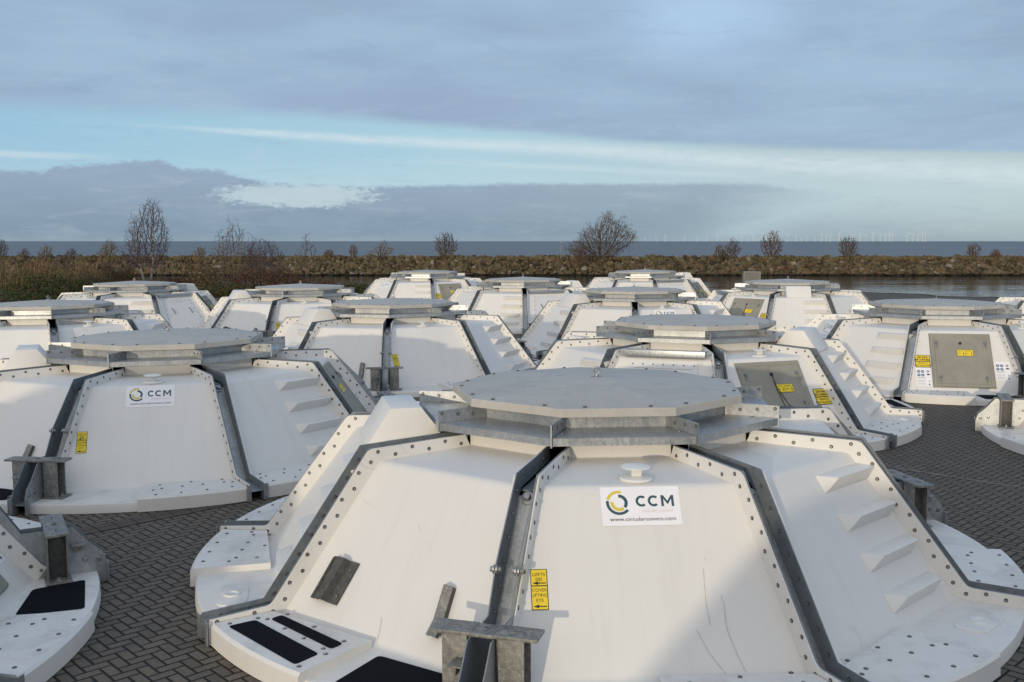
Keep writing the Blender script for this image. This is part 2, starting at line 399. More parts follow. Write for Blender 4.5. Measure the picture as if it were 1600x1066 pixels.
# ------------------------------------------------------------------ the circular cover
D20 = R(20); G = 0.0223; FT = 0.0032
C20, S20 = math.cos(D20), math.sin(D20)
def P(l, r, z): return Vector((l * S, -r * S, z * S))
def edge(rho, z, side, g=G): return P(side * (rho * S20 - g * C20), rho * C20 + g * S20, z)
# rib-plane profiles (rho, z)
SURF = [(0.385, 0.378), (0.385, 0.336), (0.617, 0.329), (0.845, 0.0315)]
def rnd(pl, rad, seg=4):
    out = [Vector(pl[0])]
    for i in range(1, len(pl) - 1):
        a, b, c = Vector(pl[i - 1]), Vector(pl[i]), Vector(pl[i + 1])
        d1, d2 = (a - b).normalized(), (c - b).normalized()
        r = rad if not isinstance(rad, (list, tuple)) else rad[i]
        p, q = b + d1 * r, b + d2 * r
        for k in range(seg + 1):
            t = k / seg; out.append(p * (1 - t) ** 2 + b * 2 * t * (1 - t) + q * t * t)
    out.append(Vector(pl[-1])); return out
SURFR = rnd(SURF + [(0.87, 0.0303)], [0, 0.004, 0.013, 0.010, 0])
RIM = 0.982
NL = 15
def arc_pt(rad, f, g=G):
    a = math.asin(min(1, g / rad)); t = (-1 + 2 * f) * (D20 - a)
    return t
def base_rows(R0, zt):
    rows = []
    a0, a1 = edge(0.87, 0.0303, -1), edge(0.87, 0.0303, 1)
    def arc(rad, z): return [P(rad * math.sin(arc_pt(rad, i / (NL - 1))), rad * math.cos(arc_pt(rad, i / (NL - 1))), z) for i in range(NL)]
    line = [a0.lerp(a1, i / (NL - 1)) for i in range(NL)]
    out = arc(R0 - 0.008, zt)
    rows.append(line); rows.append([line[i].lerp(out[i], 0.5) for i in range(NL)]); rows.append(out)
    rows.append(arc(R0 - 0.002, zt - 0.002)); rows.append(arc(R0, zt - 0.008)); rows.append(arc(R0 + 0.001, 0.001))
    return rows
# flange outlines
FL_LO = [(0.387, 0.334), (0.617, 0.327), (0.845, 0.030), (RIM - .01, 0.028)]
FL_HI = [(0.400, 0.3625), (0.641, 0.357), (0.868, 0.0575), (0.994, 0.053)]
def strip(mb, lo, hi, pfun, t0, t1, mt, tail=None, mt1=None):
    """solid strip between polylines lo/hi (lists of (rho,z)), pfun(rho,z,t)"""
    pts = list(zip(lo, hi))
    outline = [h for h in hi] + ([*tail] if tail else []) + [l for l in lo[::-1]]
    a = [pfun(r, z, t0) for r, z in outline]; b = [pfun(r, z, t1) for r, z in outline]
    n = len(hi)
    def quads(arr, flip):
        for i in range(n - 1):
            q = [pfun(*hi[i], arr), pfun(*hi[i + 1], arr), pfun(*lo[i + 1], arr), pfun(*lo[i], arr)]
            mb.poly(q[::-1] if flip else q, (mt1 or mt) if flip else mt)
        if tail:
            q = [pfun(*hi[-1], arr)] + [pfun(*t, arr) for t in tail] + [pfun(*lo[-1], arr)]
            mb.poly(q[::-1] if flip else q, (mt1 or mt) if flip else mt)
    quads(t0, False); quads(t1, True)
    for i in range(len(a)):
        j = (i + 1) % len(a); mb.poly([a[i], b[i], b[j], a[j]], mt)
def flange_bolts(mb, side, ped=False):
    ax = Vector((-side * C20, -S20 * 1.0, 0)).normalized()   # inward, towards the panel
    def at(rho, z): return edge(rho, z, side, G + FT)
    def run(a, b, n, zig, lo=0.03, hi=0.97):
        for i in range(n):
            t = lo + (hi - lo) * i / (n - 1)
            r = a[0] + (b[0] - a[0]) * t; z = a[1] + (b[1] - a[1]) * t
            d = Vector((b[0] - a[0], b[1] - a[1])).normalized(); nn = Vector((-d.y, d.x)) * (zig if i % 2 else -zig)
            mb.bolt(at(r + nn.x, z + nn.y), ax)
    md = lambda i: ((FL_LO[i][0] + FL_HI[i][0]) / 2 + 0.003, (FL_LO[i][1] + FL_HI[i][1]) / 2 + 0.003)
    run((0.405, 0.3487), (0.627, 0.3435), 6, 0.0055)
    run(md(1), md(2), 11, 0.0055, 0.045, 0.93)
    if ped: return
    run(md(2), (0.985, 0.0435), 4, 0.003, 0.05, 0.97)
    for z in (0.030, 0.014): mb.bolt(at(0.989, z), ax)

def rnd2(lo, hi, idx, rad=0.016, seg=4):
    L, H = [], []
    for i in range(len(lo)):
        if i in idx:
            for arr, out in ((lo, L), (hi, H)):
                a, b, c = Vector(arr[i - 1]), Vector(arr[i]), Vector(arr[i + 1]); p, q = b + (a - b).normalized() * rad, b + (c - b).normalized() * rad
                for k in range(seg + 1):
                    t = k / seg; v = p * (1 - t) ** 2 + b * 2 * t * (1 - t) + q * t * t; out.append((v.x, v.y))
        else: L.append(lo[i]); H.append(hi[i])
    return L, H
FLR_LO, FLR_HI = rnd2(FL_LO, FL_HI, (1, 2), 0.012)
def make_panel(k):
    mb = MB()
    rows = [[edge(r, z, -1).lerp(edge(r, z, 1), i / (NL - 1)) for i in range(NL)] for r, z in SURFR]
    mb.grid(rows, M_GEL); mb.grid(base_rows(RIM, 0.030), M_GEL)
    o = mb.obj('wall_panel', None, 28, weld=True)
    for sd in (-1, 1):
        fb = MB()
        ped = (k % 3 == 0 and sd < 0) or (k % 3 == 2 and sd > 0)
        f = lambda r, z, t, sd=sd: edge(r, z, sd, t)
        if ped: strip(fb, FLR_LO[:-2], FLR_HI[:-2], f, G, G + FT, M_GEL)
        else: strip(fb, FLR_LO, FLR_HI, f, G, G + FT, M_GEL, tail=[(0.9965, 0.050), (0.998, 0.046), (0.998, 0.001), (RIM - 0.01, 0.001)])
        flange_bolts(fb, sd, ped)
        fb.obj('joint_flange', o, 30)
    o.rotation_euler = (0, 0, (k + 0.5) * 2 * D20)
    return o

# slope frame of the panel's main face
M0 = Vector((0.5874, 0.329)); M1 = Vector((0.8017, 0.033)); SL = (M1 - M0).length; SD = (M1 - M0).normalized(); SN = Vector((-SD.y, SD.x))
def slope(l, r, h=0.0):
    """point on the main face at lateral l and radius r, lifted h"""
    t = (r - M0.x) / SD.x; p = M0 + SD * t + SN * h
    return P(l, p.x, p.y)
def slope_xy(l, r0, x, y, h):       # x right, y up along the slope, from (l, r0)
    t = (r0 - M0.x) / SD.x - y; p = M0 + SD * t + SN * h
    return P(l + x, p.x, p.y)

CAPB = [(0.2664, 0.9255), (0.2649, 0.8628), (0.2388, 0.8569), (0.2304, 0.817), (0.1923, 0.9453), (0.1745, 0.8695), (0.1364, 0.8276), (0.1176, 0.9598), (0.1147, 0.8815), (0.0542, 0.8935), (0.0441, 0.8451), (0.0449, 0.9689), (0.031, 0.9091)]
CAPB8 = [(0.285, 0.9202), (0.2625, 0.868), (0.2425, 0.8604), (0.2306, 0.8186), (0.1355, 0.8318), (0.176, 0.8722), (0.1087, 0.8822), (0.0356, 0.8464), (0.0419, 0.8934), (0.0201, 0.9075), (0.0187, 0.9726)]
def raised_plate(sgn, bolts=None):
    """bolted cap plate over half the skirt; sgn=-1 left half, +1 right half"""
    mb = MB(); zt = 0.0455; R0 = 0.995; n = 8
    lin = 0.004
    def rowpt(f, rad, z, inset=0):
        # f 0..1 from the mid line to the rib
        if rad is None:                                   # inner straight edge
            e = edge(0.866, z, sgn, G + FT + 0.002); m = P(-sgn * lin, 0.812, z)
            return m.lerp(e, f)
        a0 = math.asin(-sgn * lin / rad) * sgn; a1 = D20 - math.asin((G + FT + 0.002) / rad)
        a = sgn * (a0 * sgn * sgn + (a1 - a0) * f)
        return P(rad * math.sin(a), rad * math.cos(a), z)
    rows = []
    for rad, z, t in ((None, 0.031, 0), (None, zt, 0), ('m', zt, 0.5), (R0 - 0.006, zt, 0), (R0, zt - 0.006, 0), (R0 + 0.001, 0.002, 0)):
        if rad == 'm': rows.append([rowpt(i / n, None, z).lerp(rowpt(i / n, R0 - 0.006, z), 0.5) for i in range(n + 1)])
        else: rows.append([rowpt(i / n, rad, z) for i in range(n + 1)])
    mb.grid(rows, M_GEL, flip=(sgn < 0))
    side = [rows[1][0], rows[2][0], rows[3][0], rows[4][0], rows[5][0], P(-sgn * lin, 0.80, 0.002)]
    top = [rows[i][0] for i in (1, 2, 3, 4, 5)]
    mb.poly(top + [P(-sgn * lin, 0.812, 0.002)], M_GEL)
    for l_, r_ in (bolts or CAPB): mb.bolt(P(sgn * l_, r_, zt), (0, 0, 1), 0.018)
    return mb, rowpt

def pad_poly(mb, pts, z, rr=0.012):
    """rounded-corner anti-slip pad lying flat"""
    out = []
    n = len(pts)
    for i in range(n):
        a, b, c = [Vector(pts[j % n]) for j in (i - 1, i, i + 1)]
        p, q = b + (a - b).normalized() * rr, b + (c - b).normalized() * rr
        for k in range(5):
            t = k / 4; v = p * (1 - t) ** 2 + b * 2 * t * (1 - t) + q * t * t; out.append(P(v.x, v.y, z))
    mb.prism(out, (0, 0, 0.003), M_PAD)

def textmesh(mb, s, x, y, h, mt, place, bold=0.0, align='LEFT', width=None):
    cu = bpy.data.curves.new('t', 'FONT'); cu.body = s; cu.size = h / 0.73; cu.align_x = align; cu.offset = bold * h; cu.resolution_u = 3
    ob = bpy.data.objects.new('t', cu); COL.objects.link(ob)
    dg = bpy.context.evaluated_depsgraph_get(); me = bpy.data.meshes.new_from_object(ob.evaluated_get(dg))
    xs = [v.co.x for v in me.vertices]
    sx = 1.0
    if width and xs: sx = width / (max(xs) - min(xs))
    i0 = len(mb.v); k = mb.mi(mt)
    x0 = min(xs) if (width and align == 'LEFT') else 0
    mb.v += [tuple(place(x + (v.co.x - x0) * sx, y + v.co.y)) for v in me.vertices]
    for p in me.polygons: mb.f.append(tuple(i0 + a for a in p.vertices)); mb.m.append(k)
    bpy.data.objects.remove(ob); bpy.data.meshes.remove(me); bpy.data.curves.remove(cu)

class Sticker:
    """flat printed sticker on the slope; metres inside, origin at lower left"""
    def __init__(s, l, r_low, h0=0.0006): s.l, s.r, s.h0 = l, r_low, h0; s.mb = MB(); s.lv = 0
    def pl(s, dz):
        return lambda x, y: slope_xy(s.l, s.r, x / S, y / S, s.h0 + dz)
    def rect(s, x, y, w_, h, mt, lv=0):
        p = s.pl(lv * 0.00025); s.mb.poly([p(x, y), p(x + w_, y), p(x + w_, y + h), p(x, y + h)], mt)
    def text(s, t, x, y, h, mt, lv=1, **k): textmesh(s.mb, t, x, y, h, mt, s.pl(lv * 0.00025), **k)
    def ring(s, cx, cy, r0, r1, a0, a1, mt, lv=1, n=24):
        p = s.pl(lv * 0.00025)
        for i in range(n):
            t, u = R(a0 + (a1 - a0) * i / n), R(a0 + (a1 - a0) * (i + 1) / n)
            s.mb.poly([p(cx + r0 * math.cos(t), cy + r0 * math.sin(t)), p(cx + r1 * math.cos(t), cy + r1 * math.sin(t)), p(cx + r1 * math.cos(u), cy + r1 * math.sin(u)), p(cx + r0 * math.cos(u), cy + r0 * math.sin(u))], mt)
    def arrow(s, x, y, L, h, mt, lv=1, vert=False):
        p = s.pl(lv * 0.00025); f = (lambda a, b: p(x + a, y + b)) if not vert else (lambda a, b: p(x - b, y + a))
        hd = L * 0.42
        s.mb.poly([f(0, 0), f(hd, -h / 2), f(hd, h / 2)], mt); s.mb.poly([f(hd, -h * 0.15), f(L, -h * 0.15), f(L, h * 0.15), f(hd, h * 0.15)], mt)
    def obj(s, parent, name='sticker', label=None):
        o = s.mb.obj(name, parent)
        if label: o['label'] = label
        return o

def logo_sticker(parent):
    s = Sticker(-0.077, 0.6355); W_, H_ = 0.585, 0.300
    s.rect(0, 0, W_, H_, M_WHT, 0)
    cx, cy = 0.132, 0.176
    s.ring(cx, cy, 0.073, 0.094, 75, 163, M_GOLD); s.ring(cx, cy, 0.073, 0.094, 169, 318, M_TEAL)
    s.ring(cx + 0.002, cy, 0.040, 0.064, 172, 305, M_GOLD); s.ring(cx + 0.002, cy, 0.040, 0.064, -42, 92, M_TEAL)
    for cx2 in (0.300, 0.390): s.ring(cx2, 0.186, 0.025, 0.043, 48, 312, M_TEAL)
    p = s.pl(0.00025)
    mx0, my0, mw, mh, st = 0.445, 0.143, 0.094, 0.086, 0.018
    for x in (mx0, mx0 + mw - st): s.rect(x, my0, st, mh, M_TEAL, 1)
    for a, b in ((mx0 + st, mx0 + mw / 2), (mx0 + mw - st, mx0 + mw / 2)):
        s.mb.poly([p(a, my0 + mh), p(a, my0 + mh - 0.028), p(b, my0 + 0.014), p(b, my0 + 0.042)], M_TEAL)
    s.text('circular covers', 0.300, 0.100, 0.026, M_PINK, width=0.225)
    s.text('www.circularcovers.com', 0.055, 0.036, 0.030, M_BLK, bold=0.008, width=0.485)
    return s.obj(parent, 'logo_sticker', 'white CCM sticker with yellow and teal ring emblem')
def yellow_sticker(parent):
    s = Sticker(-0.2195, 0.7270); w_, h_ = 0.118, 0.288
    s.rect(0, 0, w_, h_, M_BLK, 0); s.rect(0.005, 0.005, w_ - 0.01, 0.160, M_YEL, 1); s.rect(0.005, 0.173, w_ - 0.01, 0.110, M_YEL, 1)
    c = w_ / 2
    for t, y in (('LØFTE', 0.238), ('ØJE', 0.204)): s.text(t, c, y, 0.024, M_BLK, 2, align='CENTER')
    for t, y in (('COVER', 0.128), ('LIFTING', 0.092), ('EYE', 0.056)): s.text(t, c, y, 0.024, M_BLK, 2, align='CENTER')
    s.arrow(0.012, 0.188, 0.095, 0.026, M_BLK, 2); s.arrow(0.012, 0.025, 0.095, 0.026, M_BLK, 2)
    return s.obj(parent, 'sticker', 'yellow COVER LIFTING EYE sticker with black arrows')
def warn_sticker(parent, l, r, h0=0.0006):
    s = Sticker(l, r, h0); w_, h_ = 0.275, 0.275
    s.rect(0, 0, w_, h_, M_BLK, 0); s.rect(0.012, 0.012, w_ - 0.024, 0.112, M_YEL, 1); s.rect(0.012, 0.140, w_ - 0.024, 0.123, M_YEL, 1)
    for t, y in (('GÅ IKKE', 0.208), ('PÅ DÆKSEL', 0.155)): s.text(t, w_ / 2, y, 0.036, M_BLK, 2, align='CENTER', bold=0.05)
    for t, y in (('WALK IS', 0.078), ('NOT ALLOWED', 0.026)): s.text(t, w_ / 2, y, 0.032, M_BLK, 2, align='CENTER', bold=0.03)
    return s.obj(parent, 'sticker', 'yellow and black warning sticker')
def twin_sticker(parent, l, r, h0):
    s = Sticker(l, r, h0); w_, h_ = 0.30, 0.145
    s.rect(0, 0, w_, h_, M_BLK, 0)
    for x in (0.006, 0.153):
        s.rect(x, 0.006, 0.141, h_ - 0.012, M_YEL, 1)
        s.text('LØFTE', x + 0.012, 0.098, 0.024, M_BLK, 2); s.text('ØJE', x + 0.012, 0.050, 0.024, M_BLK, 2)
        s.arrow(x + 0.112, 0.018, 0.072, 0.024, M_BLK, 2, vert=True)
    return s.obj(parent, 'sticker', 'yellow twin lifting point sticker')
def safety_sticker(parent, l, r):
    s = Sticker(l, r); w_, h_ = 0.275, 0.41
    s.rect(0, 0, w_, h_, M_WHT, 0)
    for i in range(2):
        for j in range(2):
            s.ring(0.052 + i * 0.072, 0.322 - j * 0.078, 0.0, 0.030, 0, 360, M_BLUE, 1, 16)
            s.ring(0.052 + i * 0.072, 0.322 - j * 0.078, 0.0, 0.011, 0, 360, M_WHT, 2, 10)
    s.ring(0.222, 0.325, 0.012, 0.024, 0, 360, M_BLK, 1, 14); s.rect(0.198, 0.245, 0.054, 0.028, M_BLK, 1)
    for y in (0.190, 0.172, 0.120, 0.095, 0.06, 0.04): s.rect(0.02, y, 0.15, 0.004, M_BLK, 1)
    s.ring(0.232, 0.040, 0, 0.016, 0, 360, M_BLK, 1, 10); s.ring(0.232, 0.110, 0.008, 0.014, 0, 360, M_BLK, 1, 10)
    return s.obj(parent, 'sticker', 'white safety sticker with blue round symbols')

def steps(parent):
    for i in range(4):
        rt = 0.602 + 0.0523 * i; mb = MB()
        a, b = slope(0.017, rt, -0.001), slope(0.224, rt, -0.001)
        c, d = slope(0.017, rt + 0.0262, -0.001), slope(0.200, rt + 0.0262, -0.001)
        zt = slope(0, rt).z / S - 0.002
        e, f = P(0.050, rt + 0.0395, zt - 0.002), P(0.206, rt + 0.0395, zt - 0.002)
        mb.poly([a, e, f, b], M_GEL); mb.poly([e, c, d, f], M_GEL); mb.poly([a, c, e], M_GEL); mb.poly([b, f, d], M_GEL); mb.poly([a, b, d, c], M_GEL)
        bm_o = mb.obj('step', parent, 40, weld=True, bevel=0.012)
def emboss(parent, l, r):
    mb = MB(); z = 0.0312
    ring = []
    for i in range(24):
        t = 2 * math.pi * i / 24; c, s_ = math.cos(t), math.sin(t); k = (abs(c) ** 4 + abs(s_) ** 4) ** -0.25
        ring.append((l + 0.066 * c * k, r + 0.034 * s_ * k))
    mb.prism([P(a, b, z - 0.003) for a, b in ring], (0, 0, 0.0175), M_GEL)
    mb.lathe(P(l, r, z + 0.0014), (0, 0, 1), [(0.075, 0), (0.07, 0.012), (0.045, 0.012), (0.04, 0.003)], M_GEL, 20)
    mb.obj('embossed_boss', parent, 40, weld=True, bevel=0.003)
def vent(parent):
    mb = MB(); c = P(0.002, 0.548, 0.3300)
    mb.lathe(c, (0, 0, 1), [(0.120, 0.0), (0.128, 0.012), (0.118, 0.022), (0.04, 0.034)], M_VENT, 28)
    mb.box(c + Vector((0, 0, 0.06)), (0.075, 0.045, 0.075), M_VENT)
    mb.lathe(c + Vector((0, 0, 0.092)), (0, 0, 1), [(0.085, 0.0), (0.112, 0.006), (0.112, 0.012), (0.06, 0.022)], M_VENT, 28)
    mb.obj('vent', parent, 35)
def hatch(parent, r1=0.785, cables=False):
    mb = MB(); h0, h1 = 0.0012, 0.0085; hw = 0.149; r0 = 0.5975
    bt = lambda l, r: [slope(l * s, rr, h0) for s, rr in ((-1, r), (1, r))]
    def frame(l0, l1, ra, rb, ha, hb, mt, ins=0.006):
        lo = [slope(l0, ra, ha), slope(l1, ra, ha), slope(l1, rb, ha), slope(l0, rb, ha)]
        hi = [slope(l0 + ins, ra + ins * .6, hb), slope(l1 - ins, ra + ins * .6, hb), slope(l1 - ins, rb - ins * .6, hb), slope(l0 + ins, rb - ins * .6, hb)]
        for i in range(4): j = (i + 1) % 4; mb.poly([lo[j], lo[i], hi[i], hi[j]], mt)
        return hi
    hi = frame(-hw, hw, r0, r1, h0 - 0.003, h1, M_HATCH)
    # flat border, then a shallow tray
    lo = [slope(a, b, h1 - 0.0035) for a, b in ((-hw + 0.026, r0 + 0.014), (hw - 0.026, r0 + 0.014), (hw - 0.026, r1 - 0.014), (-hw + 0.026, r1 - 0.014))]
    mid = [slope(a, b, h1) for a, b in ((-hw + 0.022, r0 + 0.011), (hw - 0.022, r0 + 0.011), (hw - 0.022, r1 - 0.011), (-hw + 0.022, r1 - 0.011))]
    for i in range(4):
        j = (i + 1) % 4; mb.poly([hi[j], hi[i], mid[i], mid[j]], M_HATCH); mb.poly([mid[j], mid[i], lo[i], lo[j]], M_HATCH)
    mb.poly(lo[::-1], M_HATCH)
    o = mb.obj('hatch', parent)
    return o
def hatch_fittings(parent, r1, cables):
    mb = MB(); h = 0.006
    for a, b in ((-0.115, 0.632), (0.118, 0.632), (-0.108, r1 - 0.035), (0.108, r1 - 0.035)):
        c = slope(a, b, h); mb.lathe(c, SNv, [(0.028, 0), (0.026, 0.02), (0.016, 0.026)], M_STEEL, 12)
        mb.tube([c + SNv * 0.02, slope(a, b + 0.006, h + 0.010), slope(a, b + 0.018, h + 0.009)], 0.010, M_BOLTC, 6)
    c = slope(0.0, 0.634, h); mb.lathe(c, SNv, [(0.03, 0), (0.024, 0.02), (0.01, 0.024)], M_BLK, 10)
    if cables:
        for x1 in (0.018, 0.052):
            pts = [slope(0.0 + x1 * (i / 8) ** 2, 0.636 + (r1 - 0.645) * i / 8, h + 0.002 + 0.003 * math.sin(i * 1.9)) for i in range(9)]
            mb.tube(pts, 0.0055, M_BLK, 5)
    lo_ = mb.obj('latches', None, 40); join(parent, lo_)
SNv = (slope(0, 0.7, 0.01) - slope(0, 0.7, 0)).normalized()

def dormer(parent):
    mb = MB(); l = 0.099
    sec = [(0.5890, 0.331), (0.531, 0.4195), (0.459, 0.4195), (0.4155, 0.3620), (0.4155, 0.334), (0.5865, 0.327)]
    mb.prism([P(-l, r, z) for r, z in sec], (2 * l * S, 0, 0), M_GEL)
    mb.obj('hoist_housing', parent, 35, weld=True, bevel=0.028)

def door(parent):
    """white bolted service door under a galvanised beam (panel 5)"""
    mb = MB()
    def slab(l0, l1, ra, rb, ha, hb, mt):
        q = [(-1, 0)]
        base = [slope(l0, ra, ha), slope(l1, ra, ha), slope(l1 + (rb - ra) * .30, rb, ha), slope(l0 - (rb - ra) * .30, rb, ha)]
        mb.prism(base, SNv * (hb - ha) * S, mt)
    slab(-0.135, 0.135, 0.602, 0.79, -0.002, 0.006, M_DOOR)
    slab(-0.118, 0.118, 0.612, 0.618, 0.0062, 0.009, M_DOOR)
    for i in range(7):
        for rr in (0.6075, 0.781): mb.bolt(slope(-0.125 + 0.25 * i / 6 * 1, rr, 0.006), SNv, 0.014)
    for i in range(6):
        for sd in (-1, 1):
            rr = 0.635 + 0.028 * i; mb.bolt(slope(sd * (0.128 + (rr - 0.602) * .30), rr, 0.006), SNv, 0.014)
    for rr in (0.603, 0.6235): pass
    for sd in (-1, 1):
        x = sd * 0.088; mb.tube([slope(x, 0.66, 0.005), slope(x + 0.004, 0.662, 0.014), slope(x + 0.012, 0.69, 0.014), slope(x + 0.014, 0.692, 0.005)], 0.010, M_BLK, 6)
    o = mb.obj('service_door', parent, 30)
    mb = MB()
    sec = [(0.560, 0.3345), (0.600, 0.3345), (0.600, 0.3600), (0.560, 0.3600)]
    mb.prism([P(-0.166, r, z) for r, z in sec], (0.332 * S, 0, 0), M_GALV)
    mb.obj('cross_beam', parent, 30, weld=True, bevel=0.008)

def rung(parent):
    mb = MB()   # folded galvanised holder on panel 8
    def q(u, v, h):  # u across 0..1, v down 0..1
        l = -0.205 + 0.077 * u - 0.004 * v + 0.018 * (1 - v) * 0; r = 0.7195 + 0.054 * v
        return slope(l + 0.010 * (1 - v), r, h)
    prof = [(0.0, 0.0015), (0.16, 0.0015), (0.24, 0.016), (0.34, 0.004), (0.40, 0.022), (0.62, 0.019), (0.70, 0.0035), (1.0, 0.0015)]
    for i in range(len(prof) - 1):
        (u0, h0), (u1, h1) = prof[i], prof[i + 1]
        a = [q(u0, 0, h0), q(u1, 0, h1), q(u1, 1, h1), q(u0, 1, h0)]
        b = [p + SNv * 0.006 for p in a]
        mb.poly(a, M_DARKG); mb.poly(b[::-1], M_DARKG)
        for m_, n_ in ((0, 1), (2, 3)): mb.poly([a[m_], a[n_], b[n_], b[m_]], M_DARKG)
    for u, v in ((0.86, 0.2), (0.88, 0.82), (0.08, 0.7)): mb.bolt(q(u, v, 0.004), SNv, 0.016)
    mb.obj('mounting_bracket', parent, 35)
    mb = MB()
    pts = [(0.1255, 0.7185, 0.010), (0.1290, 0.738, 0.010), (0.1335, 0.758, 0.011), (0.135, 0.776, 0.018)]
    w2 = 0.0125
    for s0, s1, hh0, hh1 in ((-w2, -w2 * 0.1, 0.0, 0.010), (-w2 * 0.1, w2, 0.010, 0.002)):
        rws = [[slope(l + s0, r, h + hh0), slope(l + s1, r, h + hh1)] for l, r, h in pts]
        mb.grid(rws, M_GALVW); rw2 = [[slope(l + s0, r, h + hh0 - 0.0105), slope(l + s1, r, h + hh1 - 0.0105)] for l, r, h in pts]; mb.grid(rw2, M_DARKG)
    e0 = [(-w2, 0), (-w2 * .1, 0.010), (w2, 0.002)]
    for (l, r, h) in (pts[0], pts[-1]):
        mb.poly([slope(l + a, r, h + b) for a, b in e0] + [slope(l + a, r, h + b - 0.0105) for a, b in e0[::-1]], M_GALVW)
    for sd, hh in ((-w2, 0), (w2, 0.002)):
        mb.grid([[slope(l + sd, r, h + hh), slope(l + sd, r, h + hh - 0.0105)] for l, r, h in pts], M_DARKG)
    mb.obj('support_bar', parent, 35)

